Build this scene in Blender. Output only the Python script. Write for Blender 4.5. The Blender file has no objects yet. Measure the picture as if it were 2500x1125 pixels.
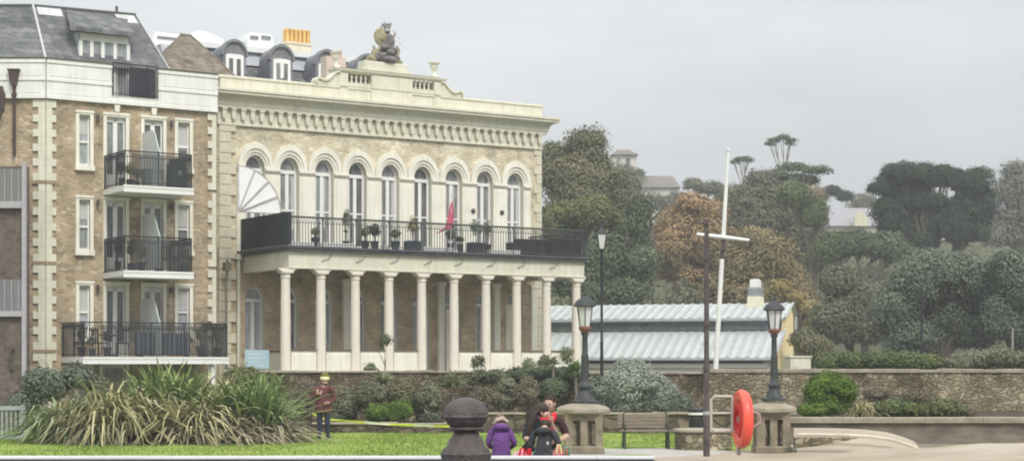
import bpy, math, random
import numpy as np
from mathutils import Vector, Matrix
random.seed(7)
RNG = np.random.default_rng(11)
R = math.radians
SC = bpy.context.scene
COL = SC.collection
# ------------------------------------------------------------------ camera
F, CX, HY, HC = 4300.0, 1250.0, 890.0, 1.91      # focal length and horizon of the photograph in its pixels, eye height in metres
cam = bpy.data.cameras.new('camera')
camo = bpy.data.objects.new('camera', cam)
COL.objects.link(camo)
camo.location = (0, 0, HC)
camo.rotation_euler = (R(90), 0, 0)
cam.sensor_width = 36
cam.lens = 36 * F / 2500
cam.shift_y = (HY - 562.5) / 2500
cam.clip_start = 0.5
cam.clip_end = 3000
SC.camera = camo
# ------------------------------------------------------------------ sky, sun, exposure
SUN_EL, SUN_AZ = R(48), R(156)        # azimuth measured clockwise from +Y; behind the camera, a little to the right
W = bpy.data.worlds.new('World')
SC.world = W
W.use_nodes = True
nt = W.node_tree
nt.nodes.clear()
def N(t, **k):
    n = nt.nodes.new(t)
    for a, b in k.items(): setattr(n, a, b)
    return n
out = N('ShaderNodeOutputWorld'); bg = N('ShaderNodeBackground')
sky = N('ShaderNodeTexSky', sky_type='NISHITA', sun_disc=False, sun_elevation=SUN_EL, sun_rotation=SUN_AZ)
tc = N('ShaderNodeTexCoord'); sep = N('ShaderNodeSeparateXYZ')
mp = N('ShaderNodeMapping'); mp.inputs['Scale'].default_value = (1.4, 1.4, 6)
noi = N('ShaderNodeTexNoise'); noi.inputs['Scale'].default_value = 1.6; noi.inputs['Detail'].default_value = 4
cl = N('ShaderNodeValToRGB')
cl.color_ramp.elements[0].position = .36; cl.color_ramp.elements[0].color = (5.0, 5.15, 5.4, 1)
cl.color_ramp.elements[1].position = .66; cl.color_ramp.elements[1].color = (6.75, 6.95, 6.95, 1)
up = N('ShaderNodeMapRange'); up.inputs[1].default_value = 0.02; up.inputs[2].default_value = 1; up.inputs[3].default_value = 1.0; up.inputs[4].default_value = 2.5
side = N('ShaderNodeMapRange'); side.inputs[1].default_value = -.30; side.inputs[2].default_value = .30; side.inputs[3].default_value = 1.10; side.inputs[4].default_value = 0.93
m1 = N('ShaderNodeVectorMath', operation='SCALE'); m2 = N('ShaderNodeVectorMath', operation='SCALE')
mix = N('ShaderNodeMix', data_type='RGBA'); mix.inputs[0].default_value = .93
L = nt.links.new
L(tc.outputs['Generated'], sep.inputs[0]); L(tc.outputs['Generated'], mp.inputs[0]); L(mp.outputs[0], noi.inputs[0])
L(noi.outputs[0], cl.inputs[0]); L(sep.outputs[2], up.inputs[0]); L(sep.outputs[0], side.inputs[0])
L(cl.outputs[0], m1.inputs[0]); L(up.outputs[0], m1.inputs['Scale']); L(m1.outputs[0], m2.inputs[0]); L(side.outputs[0], m2.inputs['Scale'])
L(sky.outputs[0], mix.inputs[6]); L(m2.outputs[0], mix.inputs[7]); L(mix.outputs[2], bg.inputs[0]); L(bg.outputs[0], out.inputs[0])
bg.inputs[1].default_value = 0.10
sl = bpy.data.lights.new('sun', 'SUN'); sl.energy = 2.6; sl.angle = R(22); sl.color = (1, .965, .90)
so = bpy.data.objects.new('sun', sl); COL.objects.link(so)
sd = Vector((math.sin(SUN_AZ) * math.cos(SUN_EL), math.cos(SUN_AZ) * math.cos(SUN_EL), math.sin(SUN_EL)))
so.rotation_euler = (-sd).to_track_quat('-Z', 'Y').to_euler()
so.location = (0, 0, 60)
SC.view_settings.view_transform = 'Standard'; SC.view_settings.look = 'None'
SC.view_settings.exposure = 0.08; SC.view_settings.gamma = 1
SC.cycles.pixel_filter_type = 'BLACKMAN_HARRIS'; SC.cycles.filter_width = 2.0
SC.cycles.max_bounces = 6; SC.cycles.diffuse_bounces = 3; SC.cycles.transparent_max_bounces = 6; SC.cycles.volume_bounces = 0
SC.cycles.use_denoising = True
HAZE_D = .0011

# ------------------------------------------------------------------ pixel -> place helpers
def at(u, v, Y):            # the point at depth Y seen at photo pixel (u, v)
    return Vector(((u - CX) * Y / F, Y, HC - (v - HY) * Y / F))
def X(u, Y): return (u - CX) * Y / F
def Z(v, Y): return HC - (v - HY) * Y / F
class Plane:                # a vertical facade: origin (x, y), direction angle; local x along it, y inward, z up
    def __init__(s, ox, oy, ang):
        s.o = (ox, oy); s.a = ang; s.d = (math.cos(ang), math.sin(ang)); s.i = (-math.sin(ang), math.cos(ang))
    def s(s_, u, off=0):    # local x of photo column u, on the plane pushed inward by off
        k = (u - CX) / F; ox = s_.o[0] + s_.i[0] * off; oy = s_.o[1] + s_.i[1] * off
        return (k * oy - ox) / (s_.d[0] - k * s_.d[1])
    def Y(s_, x, off=0): return s_.o[1] + s_.d[1] * x + s_.i[1] * off
    def z(s_, u, v, off=0): return Z(v, s_.Y(s_.s(u, off), off))
    def local(s_, p):       # world xy -> local xy
        dx, dy = p[0] - s_.o[0], p[1] - s_.o[1]
        return dx * s_.d[0] + dy * s_.d[1], dx * s_.i[0] + dy * s_.i[1]

# ------------------------------------------------------------------ materials
def srgb(r, g, b):
    f = lambda c: (c / 255) / 12.92 if c / 255 <= .04045 else ((c / 255 + .055) / 1.055) ** 2.4
    return (f(r), f(g), f(b))
MATS = {}
def base(name, rough=.8, metal=0, spec=.3):
    m = bpy.data.materials.new(name); m.use_nodes = True
    t = m.node_tree; b = t.nodes['Principled BSDF']
    b.inputs['Roughness'].default_value = rough; b.inputs['Metallic'].default_value = metal
    b.inputs['Specular IOR Level'].default_value = spec
    MATS[name] = m
    return m, t, b
def sc(c, k): return (min(1, c[0] * k), min(1, c[1] * k), min(1, c[2] * k), 1)
def mat(name, col, rough=.8, var=.12, scale=2.5, bump=0, metal=0, spec=.3, col2=None, stretch=None, streak=0, rnd=0):
    m, t, b = base(name, rough, metal, spec)
    tcn = t.nodes.new('ShaderNodeTexCoord'); mpn = t.nodes.new('ShaderNodeMapping')
    if stretch: mpn.inputs['Scale'].default_value = stretch
    n = t.nodes.new('ShaderNodeTexNoise'); n.inputs['Scale'].default_value = scale; n.inputs['Detail'].default_value = 7; n.inputs['Roughness'].default_value = .62
    r = t.nodes.new('ShaderNodeValToRGB')
    r.color_ramp.elements[0].position = .32; r.color_ramp.elements[1].position = .68
    r.color_ramp.elements[0].color = sc(col2, 1) if col2 else sc(col, 1 - var)
    r.color_ramp.elements[1].color = sc(col, 1) if col2 else sc(col, 1 + var)
    l = t.links.new
    l(tcn.outputs['Object'], mpn.inputs[0]); l(mpn.outputs[0], n.inputs[0]); l(n.outputs[0], r.inputs[0]); l(r.outputs[0], b.inputs['Base Color'])
    last = r.outputs[0]
    def mul(other):
        x = t.nodes.new('ShaderNodeMix'); x.data_type = 'RGBA'; x.blend_type = 'MULTIPLY'; x.inputs[0].default_value = 1
        l(last, x.inputs[6]); l(other, x.inputs[7]); l(x.outputs[2], b.inputs['Base Color']); return x.outputs[2]
    if streak:
        m3 = t.nodes.new('ShaderNodeMapping'); m3.inputs['Scale'].default_value = (3.2, 3.2, .30); n3 = t.nodes.new('ShaderNodeTexNoise'); n3.inputs['Scale'].default_value = 2.0; n3.inputs['Detail'].default_value = 6; n3.inputs['Roughness'].default_value = .7
        r3 = t.nodes.new('ShaderNodeValToRGB'); r3.color_ramp.elements[0].position = .34; r3.color_ramp.elements[1].position = .56
        r3.color_ramp.elements[0].color = (1 - streak, 1 - streak * 1.05, 1 - streak * 1.35, 1); r3.color_ramp.elements[1].color = (1, 1, 1, 1)
        l(tcn.outputs['Object'], m3.inputs[0]); l(m3.outputs[0], n3.inputs[0]); l(n3.outputs[0], r3.inputs[0]); last = mul(r3.outputs[0])
    if rnd:
        oi = t.nodes.new('ShaderNodeObjectInfo'); mr = t.nodes.new('ShaderNodeMapRange'); mr.inputs[3].default_value = 1 - rnd; mr.inputs[4].default_value = 1 + rnd
        l(oi.outputs['Random'], mr.inputs[0]); last = mul(mr.outputs[0])
    if bump:
        bp = t.nodes.new('ShaderNodeBump'); bp.inputs['Strength'].default_value = bump; bp.inputs['Distance'].default_value = .02
        n2 = t.nodes.new('ShaderNodeTexNoise'); n2.inputs['Scale'].default_value = scale * 8; n2.inputs['Detail'].default_value = 5
        l(mpn.outputs[0], n2.inputs[0]); l(n2.outputs[0], bp.inputs['Height']); l(bp.outputs[0], b.inputs['Normal'])
    return m
def brick(name, c1, c2, mortar, blotch, bw=.225, bh=.075):
    m, t, b = base(name, .9, 0, .15)
    l = t.links.new
    tcn = t.nodes.new('ShaderNodeTexCoord'); s = t.nodes.new('ShaderNodeSeparateXYZ'); a = t.nodes.new('ShaderNodeMath'); a.operation = 'ADD'; c = t.nodes.new('ShaderNodeCombineXYZ')
    l(tcn.outputs['Object'], s.inputs[0]); l(s.outputs[0], a.inputs[0]); l(s.outputs[1], a.inputs[1]); l(a.outputs[0], c.inputs[0]); l(s.outputs[2], c.inputs[1])
    k = t.nodes.new('ShaderNodeTexBrick'); k.inputs['Scale'].default_value = 1; k.inputs['Brick Width'].default_value = bw; k.inputs['Row Height'].default_value = bh
    k.inputs['Mortar Size'].default_value = .008; k.inputs['Color1'].default_value = (*c1, 1); k.inputs['Color2'].default_value = (*c2, 1); k.inputs['Mortar'].default_value = (*mortar, 1)
    k.inputs['Bias'].default_value = 0
    l(c.outputs[0], k.inputs[0])
    n = t.nodes.new('ShaderNodeTexNoise'); n.inputs['Scale'].default_value = 2.6; n.inputs['Detail'].default_value = 6; n.inputs['Roughness'].default_value = .7
    l(tcn.outputs['Object'], n.inputs[0])
    r = t.nodes.new('ShaderNodeValToRGB'); r.color_ramp.elements[0].position = .38; r.color_ramp.elements[1].position = .64
    r.color_ramp.elements[0].color = (*blotch, 1); r.color_ramp.elements[1].color = (1.22, 1.2, 1.15, 1)
    l(n.outputs[0], r.inputs[0])
    x = t.nodes.new('ShaderNodeMix'); x.data_type = 'RGBA'; x.blend_type = 'MULTIPLY'; x.inputs[0].default_value = 1
    l(k.outputs[0], x.inputs[6]); l(r.outputs[0], x.inputs[7]); l(x.outputs[2], b.inputs['Base Color'])
    bp = t.nodes.new('ShaderNodeBump'); bp.inputs['Strength'].default_value = .4; bp.inputs['Distance'].default_value = .01
    l(k.outputs[1], bp.inputs['Height']); bp.invert = True; l(bp.outputs[0], b.inputs['Normal'])
    return m
def rubble(name, ramp, mortar, size=6.8, dist=.035, zs=1.35, lo=(.50, .49, .42)):
    m, t, b = base(name, .95, 0, .1)
    l = t.links.new
    tcn = t.nodes.new('ShaderNodeTexCoord'); mpn = t.nodes.new('ShaderNodeMapping'); mpn.inputs['Scale'].default_value = (1, 1, zs)
    n = t.nodes.new('ShaderNodeTexNoise'); n.inputs['Scale'].default_value = 2; n.inputs['Detail'].default_value = 3
    ad = t.nodes.new('ShaderNodeMix'); ad.data_type = 'RGBA'; ad.blend_type = 'ADD'; ad.inputs[0].default_value = .55
    l(tcn.outputs['Object'], mpn.inputs[0]); l(tcn.outputs['Object'], n.inputs[0]); l(mpn.outputs[0], ad.inputs[6]); l(n.outputs[1], ad.inputs[7])
    v = t.nodes.new('ShaderNodeTexVoronoi'); v.inputs['Scale'].default_value = size; v.inputs['Randomness'].default_value = .9
    e = t.nodes.new('ShaderNodeTexVoronoi'); e.feature = 'DISTANCE_TO_EDGE'; e.inputs['Scale'].default_value = size; e.inputs['Randomness'].default_value = .9
    l(ad.outputs[2], v.inputs[0]); l(ad.outputs[2], e.inputs[0])
    s = t.nodes.new('ShaderNodeSeparateColor'); l(v.outputs['Color'], s.inputs[0])
    r = t.nodes.new('ShaderNodeValToRGB'); r.color_ramp.interpolation = 'LINEAR'
    els = r.color_ramp.elements
    for i, c in enumerate(ramp):
        p = i / (len(ramp) - 1)
        el = els[0] if i == 0 else els[-1] if i == len(ramp) - 1 else els.new(p)
        el.position = p; el.color = (*c, 1)
    l(s.outputs[0], r.inputs[0])
    g = t.nodes.new('ShaderNodeMapRange'); g.inputs[1].default_value = .0; g.inputs[2].default_value = .14; l(e.outputs[0], g.inputs[0])
    x = t.nodes.new('ShaderNodeMix'); x.data_type = 'RGBA'; x.inputs[6].default_value = (*mortar, 1); l(g.outputs[0], x.inputs[0]); l(r.outputs[0], x.inputs[7])
    n2 = t.nodes.new('ShaderNodeTexNoise'); n2.inputs['Scale'].default_value = 1.3; n2.inputs['Detail'].default_value = 8; l(tcn.outputs['Object'], n2.inputs[0])
    r2 = t.nodes.new('ShaderNodeValToRGB'); r2.color_ramp.elements[0].position = .35; r2.color_ramp.elements[1].position = .65
    r2.color_ramp.elements[0].color = (*lo, 1); r2.color_ramp.elements[1].color = (1.25, 1.22, 1.15, 1); l(n2.outputs[0], r2.inputs[0])
    y = t.nodes.new('ShaderNodeMix'); y.data_type = 'RGBA'; y.blend_type = 'MULTIPLY'; y.inputs[0].default_value = 1; l(x.outputs[2], y.inputs[6]); l(r2.outputs[0], y.inputs[7])
    l(y.outputs[2], b.inputs['Base Color'])
    bp = t.nodes.new('ShaderNodeBump'); bp.inputs['Strength'].default_value = .9; bp.inputs['Distance'].default_value = dist; l(g.outputs[0], bp.inputs['Height']); l(bp.outputs[0], b.inputs['Normal'])
    return m
def leafmat(name, cols, trans=.25, rough=.75):
    # leaf colour differs from clump to clump (attribute 'tint'; where grad is set, upper clumps are paler)
    m, t, b = base(name, rough, 0, .2)
    l = t.links.new
    a = t.nodes.new('ShaderNodeAttribute'); a.attribute_name = 'tint'
    r = t.nodes.new('ShaderNodeValToRGB'); els = r.color_ramp.elements
    for i, c in enumerate(cols):
        p = i / (len(cols) - 1)
        el = els[0] if i == 0 else els[-1] if i == len(cols) - 1 else els.new(p)
        el.position = p; el.color = (*c, 1)
    l(a.outputs['Fac'], r.inputs[0]); l(r.outputs[0], b.inputs['Base Color'])
    tr = t.nodes.new('ShaderNodeBsdfTranslucent'); l(r.outputs[0], tr.inputs[0])
    mx = t.nodes.new('ShaderNodeMixShader'); mx.inputs[0].default_value = trans
    o = t.nodes['Material Output']; l(b.outputs[0], mx.inputs[1]); l(tr.outputs[0], mx.inputs[2]); l(mx.outputs[0], o.inputs[0])
    return m

CREAM = mat('cream_stucco', (.70, .68, .56), .75, .07, 1.6, .15, streak=.14)
CREAMW = mat('cream_white_paint', (.82, .79, .69), .7, .07, 1.4, .1, streak=.12)
COLM = mat('column_paint', (.76, .70, .61), .7, .07, 1.4, .1, streak=.12)
WHITE = mat('white_paint', (.80, .80, .77), .55, .04, 1.2)
PARAW = mat('white_render', (.80, .80, .765), .8, .06, .9, streak=.10)
STONEC = mat('pale_stone', (.62, .575, .445), .85, .12, 2, .3)
BR_TAN = rubble('tan_stone_walling', [(.29, .225, .155), (.46, .375, .275), (.37, .295, .21), (.57, .49, .385)], (.42, .35, .27), 5.2, .012, 1.9, (.74, .72, .66))
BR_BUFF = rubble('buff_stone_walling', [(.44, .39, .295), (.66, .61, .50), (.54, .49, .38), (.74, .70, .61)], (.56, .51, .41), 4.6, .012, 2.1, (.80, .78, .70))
BR_SHADE = rubble('shaded_stone_walling', [(.36, .285, .20), (.54, .44, .32), (.44, .355, .255), (.61, .51, .39)], (.47, .385, .285), 5.0, .012, 1.8, (.74, .71, .64))  # walling under the colonnade, its shade put into a browner colour
BR_DARK = brick('dark_brown_brick', (.17, .135, .115), (.125, .10, .085), (.17, .15, .135), (.7, .68, .64))
SLATE = brick('grey_slate', (.215, .22, .23), (.125, .13, .138), (.09, .09, .095), (.72, .74, .74), .30, .20)
SLATEB = brick('brown_mossy_slate', (.26, .23, .20), (.18, .16, .135), (.12, .11, .095), (.62, .6, .5), .30, .20)
LEAD = mat('lead_grey', (.40, .42, .45), .55, .15, 3)
LEADW = mat('white_roofing', (.76, .77, .77), .5, .05, 2)
IRON = mat('black_iron', (.022, .024, .028), .5, .3, 6, 0, 0, .4)
IRONB = mat('brown_black_iron', (.12, .10, .096), .42, .4, 7, .9, 0, .4, col2=(.055, .042, .04))
GLASS = mat('window_glass', (.17, .18, .175), .08, .55, 1.6, 0, 0, .8, stretch=(3, 3, .8), rnd=.5)
CURT = mat('net_curtain', (.50, .51, .49), .9, .12, 6, stretch=(5, 1, .5))
RAILGL, _t, _b = base('green_tinted_balustrade_glass', .15, 0, .5); _b.inputs['Base Color'].default_value = (.07, .085, .08, 1); _b.inputs['Alpha'].default_value = .3
GLASSL = mat('curtained_glass', (.33, .35, .36), .12, .35, 3, 0, 0, .6, None, (4, 4, .6), 0, .25)
FROST = mat('frosted_glass', (.60, .64, .62), .35, .08, 2)
DKCLOTH = mat('dark_screen_cloth', (.028, .033, .036), .8, .25, 2)
RATTAN = mat('dark_rattan', (.035, .032, .036), .8, .5, 12, .4)
FABW = mat('white_canvas', (.82, .82, .83), .8, .03, 2)
YELLOWC = mat('yellow_chimney_pot', (.72, .45, .16), .8, .15, 3)
REDC = mat('terracotta', (.55, .20, .12), .8, .2, 5)
STATUE = mat('weathered_statue_stone', (.26, .235, .225), .9, .3, 3.2, .5, col2=(.085, .085, .09))
STATUE2 = mat('lichen_statue_stone', (.42, .385, .24), .9, .25, 4, .4, col2=(.22, .19, .10))
METROOF = mat('pale_metal_roof', (.49, .52, .512), .5, .10, 1.0, streak=.10)
METRIB = mat('roof_rib_grey', (.385, .412, .41), .5, .05, 2)
DKGLAZE = mat('dark_clerestory_glass', (.14, .165, .17), .12, .3, 2, 0, 0, .7)
SLATEBLUE = mat('blue_grey_board', (.10, .115, .15), .6, .2, 2)
YELLOW = mat('pale_yellow_paint', (.88, .74, .42), .7, .06, 1)
GREYW = mat('pale_grey_wall', (.60, .60, .58), .8, .06, 1)
STONE = mat('weathered_pier_stone', (.32, .27, .20), .95, .3, 3.5, .8, col2=(.155, .13, .09))
COPE = mat('coping_stone', (.40, .35, .275), .9, .2, 2.5, .5, col2=(.24, .205, .15))
RUB = rubble('rubble_stone', [(.10, .085, .06), (.20, .165, .115), (.14, .12, .085), (.25, .21, .15), (.32, .28, .20)], (.145, .125, .09))
RUBL = rubble('pale_rubble_stone', [(.19, .16, .115), (.29, .25, .18), (.23, .20, .14), (.34, .30, .22), (.42, .37, .285)], (.215, .185, .135), 6.0)
LOWST = rubble('brown_low_wall_stone', [(.10, .085, .07), (.19, .16, .125), (.14, .12, .10), (.23, .195, .155)], (.10, .085, .07), 2.4)
BANDST = mat('brown_stained_stone', (.25, .215, .17), .95, .3, 1.6, .6, col2=(.13, .11, .09), stretch=(1, 1, 3))
SAND = mat('sandy_paving', (.46, .405, .325), .95, .12, .55, .35, col2=(.31, .26, .19), stretch=(1, 1.6, 1))
PAVE = mat('grey_paving', (.42, .40, .37), .9, .1, .8, .2)
ROAD = mat('asphalt', (.12, .12, .13), .95, .15, 3, .3)
KERB = mat('kerb_white', (.56, .57, .57), .8, .08, 1.2)
SEAW = mat('dark_sea_wall_face', (.25, .25, .265), .9, .4, 2.2, .4)
SOIL = mat('planting_soil', (.06, .05, .032), 1, .3, 3, .5)
HILLG = mat('hill_grass', (.085, .095, .045), 1, .3, .05)
BARK = mat('bark', (.12, .098, .075), .95, .3, 4, .6)
BARKP = mat('pale_bark', (.30, .27, .23), .95, .25, 3, .4)
WOOD = mat('weathered_bench_wood', (.24, .20, .155), .85, .2, 5, .2, stretch=(1, 6, 6))
DKWOOD = mat('dark_green_bench_frame', (.06, .065, .05), .7, .2, 5)
BUOY = mat('orange_red_plastic', (.88, .16, .085), .38, .12, 1.6, 0, 0, .5, col2=(.80, .05, .04))
BUOYR = mat('red_lifebuoy', (.66, .02, .02), .45, .1, 3)
TUBEW = mat('galvanised_white_tube', (.46, .44, .375), .5, .1, 4)
TAPE = mat('yellow_green_tape', (.74, .82, .12), .6, .15, 6)
SKIN = mat('skin', (.52, .35, .27), .6, .06, 8)
HAIRD = mat('dark_hair', (.04, .027, .02), .6, .4, 20)
HAIRB = mat('brown_hair', (.16, .095, .06), .6, .3, 20)
HAIRF = mat('fair_hair', (.40, .29, .17), .6, .25, 20)
MAROON = mat('maroon_jacket', (.125, .042, .042), .8, .25, 3.5, 1.0)
NAVY = mat('navy_trousers', (.035, .045, .085), .85, .25, 3.5, 1.0)
BLACKC = mat('black_clothing', (.018, .02, .024), .85, .4, 3.5, 1.0)
DARKJ = mat('charcoal_jacket', (.045, .05, .056), .8, .3, 3.5, 1.0)
DKMAR = mat('dark_maroon_jacket', (.055, .022, .026), .8, .3, 3.5, 1.0)
PURPLE = mat('purple_jacket', (.155, .06, .24), .75, .2, 3.5, 1.0)
HATY = mat('yellow_hat', (.82, .77, .46), .7, .08, 6)
HATD = mat('olive_hat_top', (.16, .14, .03), .8, .2, 6)
REDT = mat('red_cloth', (.60, .015, .03), .75, .12, 6)
PINKT = mat('pink_cloth', (.82, .30, .36), .75, .15, 6)
BEIGE = mat('beige_fleece', (.50, .43, .36), .9, .15, 8)
MINT = mat('mint_cloth', (.42, .64, .50), .8, .1, 6)
LYEL = mat('pale_yellow_cloth', (.86, .78, .42), .8, .1, 6)
SIGNB = mat('pale_blue_board', (.38, .51, .57), .6, .06, 2)
LAMPG = mat('opal_lamp_glass', (.62, .62, .62), .25, .06, 3, 0, 0, .5)
POTD = mat('dark_pot', (.04, .04, .05), .7, .3, 5)
POTG = mat('dark_blue_pot', (.045, .06, .085), .5, .3, 5)
FLAGP = mat('red_pink_flag', (.58, .13, .19), .8, .1, 3)
GRASSL = mat('lawn_grass', (.275, .345, .072), 1, .1, .55, .6, col2=(.17, .26, .04), stretch=(1, .35, 1))

LF = dict(
 lawn=leafmat('lawn_blades', [(.20, .28, .055), (.245, .325, .07), (.29, .365, .09)]),
 olive=leafmat('olive_brown_leaves', [(.125, .13, .075), (.215, .205, .12), (.30, .285, .17)]),
 green=leafmat('mid_green_leaves', [(.08, .11, .05), (.15, .185, .075), (.24, .27, .11)]),
 lime=leafmat('yellow_green_leaves', [(0.105, 0.126, 0.053), (0.179, 0.205, 0.084), (0.273, 0.294, 0.126)]),
 dark=leafmat('dark_evergreen_leaves', [(.038, .054, .040), (.064, .086, .056), (.105, .128, .078)]),
 dkgreen=leafmat('deep_green_leaves', [(.085, .11, .07), (.14, .17, .10), (.22, .25, .15)]),
 autumn=leafmat('orange_autumn_leaves', [(.20, .175, .095), (.31, .235, .125), (.43, .30, .16), (.51, .35, .19)]),
 brown=leafmat('golden_brown_leaves', [(.17, .155, .085), (.31, .255, .135), (.45, .36, .19)]),
 gold=leafmat('gold_leaves', [(.24, .20, .08), (.40, .32, .14), (.52, .42, .20)]),
 grey=leafmat('grey_green_leaves', [(.15, .16, .12), (.23, .24, .18), (.31, .32, .25)]),
 blue=leafmat('blue_green_leaves', [(.095, .115, .085), (.165, .195, .14), (.27, .30, .22)]),
 silver=leafmat('silver_leaves', [(.24, .27, .22), (.38, .41, .34), (.52, .55, .47)]),
 bush=leafmat('clipped_bush_leaves', [(.055, .10, .02), (.12, .20, .035), (.26, .36, .075)]),
 shrub=leafmat('mixed_shrub_leaves', [(.11, .115, .075), (.20, .205, .13), (.31, .31, .21)]),
 palm=leafmat('cordyline_leaves', [(.12, .14, .07), (.24, .27, .14), (.38, .40, .24)]),
 flaxg=leafmat('green_flax_leaves', [(.09, .14, .06), (.26, .33, .15), (.52, .57, .36)], .12),
 flaxy=leafmat('yellow_flax_leaves', [(.17, .165, .075), (.40, .375, .19), (.66, .60, .38)], .12),
 flaxb=leafmat('dry_flax_leaves', [(.16, .13, .08), (.33, .28, .19), (.58, .52, .38)], .12),
 flaxd=leafmat('dark_flax_leaves', [(.05, .09, .028), (.15, .22, .065), (.34, .42, .17)], .12),
 dry=leafmat('dry_twigs', [(.14, .12, .08), (.24, .205, .145), (.36, .315, .23)]),
)

# ------------------------------------------------------------------ object helpers
def tag(o, label=None, cat=None, group=None, kind=None):
    if label: o['label'] = label
    if cat: o['category'] = cat
    if group: o['group'] = group
    if kind: o['kind'] = kind
    return o
def empty(name, loc, rz=0, label=None, cat=None, group=None):
    o = bpy.data.objects.new(name, None); COL.objects.link(o)
    o.location = loc; o.rotation_euler = (0, 0, rz); o.empty_display_size = .3
    return tag(o, label, cat, group)
def copy_tree(o, parent=None, skip=()):
    c = o.copy(); COL.objects.link(c); c.parent = parent
    for ch in list(o.children): copy_tree(ch, c)
    return c
class MB:
    def __init__(s): s.v = []; s.f = []; s.mi = []; s.m = 0; s.T = None
    def add(s, vs, fs):
        b = len(s.v)
        for p in vs:
            p = Vector(p)
            if s.T is not None: p = s.T @ p
            s.v.append(tuple(p))
        for f in fs: s.f.append(tuple(b + i for i in f)); s.mi.append(s.m)
        return s
    def box(s, x0, x1, y0, y1, z0, z1):
        return s.add([(x0, y0, z0), (x1, y0, z0), (x1, y1, z0), (x0, y1, z0), (x0, y0, z1), (x1, y0, z1), (x1, y1, z1), (x0, y1, z1)],
                     [(0, 3, 2, 1), (4, 5, 6, 7), (0, 1, 5, 4), (1, 2, 6, 5), (2, 3, 7, 6), (3, 0, 4, 7)])
    def bev(s, x0, x1, y0, y1, z0, z1, c=.02):      # box with chamfered top edges
        s.add([(x0, y0, z0), (x1, y0, z0), (x1, y1, z0), (x0, y1, z0), (x0, y0, z1 - c), (x1, y0, z1 - c), (x1, y1, z1 - c), (x0, y1, z1 - c),
               (x0 + c, y0 + c, z1), (x1 - c, y0 + c, z1), (x1 - c, y1 - c, z1), (x0 + c, y1 - c, z1)],
              [(0, 3, 2, 1), (0, 1, 5, 4), (1, 2, 6, 5), (2, 3, 7, 6), (3, 0, 4, 7), (4, 5, 9, 8), (5, 6, 10, 9), (6, 7, 11, 10), (7, 4, 8, 11), (8, 9, 10, 11)])
        return s
    def prism(s, poly, y0, y1):                     # polygon in xz, extruded along y
        n = len(poly)
        s.add([(a, y0, b) for a, b in poly] + [(a, y1, b) for a, b in poly],
              [tuple(range(n)), tuple(range(2 * n - 1, n - 1, -1))] + [(i, n + i, n + (i + 1) % n, (i + 1) % n) for i in range(n)])
        return s
    def prismx(s, poly, x0, x1):                    # polygon in yz, extruded along x
        n = len(poly)
        s.add([(x0, a, b) for a, b in poly] + [(x1, a, b) for a, b in poly],
              [tuple(range(n)), tuple(range(2 * n - 1, n - 1, -1))] + [(i, n + i, n + (i + 1) % n, (i + 1) % n) for i in range(n)])
        return s
    def path(s, pts, rad, n=8, flat=1.0):
        pts = [Vector(p) for p in pts]
        if not isinstance(rad, (list, tuple)): rad = [rad] * len(pts)
        vs = []; fs = []
        for i, p in enumerate(pts):
            t = (pts[min(i + 1, len(pts) - 1)] - pts[max(i - 1, 0)])
            t = t.normalized() if t.length > 1e-9 else Vector((0, 0, 1))
            a = t.orthogonal().normalized() if i == 0 else (a0 - t * a0.dot(t)).normalized()
            a0 = a; b = t.cross(a)
            for k in range(n):
                q = 2 * math.pi * k / n
                vs.append(p + a * math.cos(q) * rad[i] + b * math.sin(q) * rad[i])
        for i in range(len(pts) - 1):
            for k in range(n):
                fs.append((i * n + k, i * n + (k + 1) % n, (i + 1) * n + (k + 1) % n, (i + 1) * n + k))
        fs.append(tuple(range(n - 1, -1, -1))); fs.append(tuple((len(pts) - 1) * n + k for k in range(n)))
        return s.add(vs, fs)
    def tube(s, a, b, r, r2=None, n=8): return s.path([a, b], [r, r if r2 is None else r2], n)
    def lathe(s, prof, c=(0, 0, 0), n=16, sy=1.0):
        vs = []; fs = []
        for r, z in prof:
            for k in range(n):
                q = 2 * math.pi * (k + .5) / n
                vs.append((c[0] + r * math.cos(q), c[1] + r * math.sin(q) * sy, c[2] + z))
        for i in range(len(prof) - 1):
            for k in range(n):
                fs.append((i * n + k, i * n + (k + 1) % n, (i + 1) * n + (k + 1) % n, (i + 1) * n + k))
        fs.append(tuple(range(n - 1, -1, -1))); fs.append(tuple((len(prof) - 1) * n + k for k in range(n)))
        return s.add(vs, fs)
    def ball(s, c, rx, ry=None, rz=None, n=14, m=9, lump=0):
        ry = ry or rx; rz = rz or rx; vs = []; fs = []
        for i in range(m + 1):
            ph = math.pi * i / m - math.pi / 2
            for k in range(n):
                q = 2 * math.pi * k / n
                j = 1 + (random.uniform(-lump, lump) if lump and 0 < i < m else 0)
                vs.append((c[0] + rx * j * math.cos(ph) * math.cos(q), c[1] + ry * j * math.cos(ph) * math.sin(q), c[2] + rz * j * math.sin(ph)))
        for i in range(m):
            for k in range(n):
                fs.append((i * n + k, i * n + (k + 1) % n, (i + 1) * n + (k + 1) % n, (i + 1) * n + k))
        return s.add(vs, fs)
    def build(s, name, mats, parent=None, smooth=False, label=None, loc=None):
        me = bpy.data.meshes.new(name); me.from_pydata(s.v, [], s.f)
        for m in (mats if isinstance(mats, (list, tuple)) else [mats]): me.materials.append(m)
        if any(s.mi): me.polygons.foreach_set('material_index', s.mi)
        if smooth:
            me.polygons.foreach_set('use_smooth', [True] * len(me.polygons))
            try: me.set_sharp_from_angle(angle=R(40))
            except Exception: pass
        me.update()
        o = bpy.data.objects.new(name, me); COL.objects.link(o)
        if parent: o.parent = parent
        if label: o['label'] = label
        if loc is not None: o.location = loc
        return o
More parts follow.
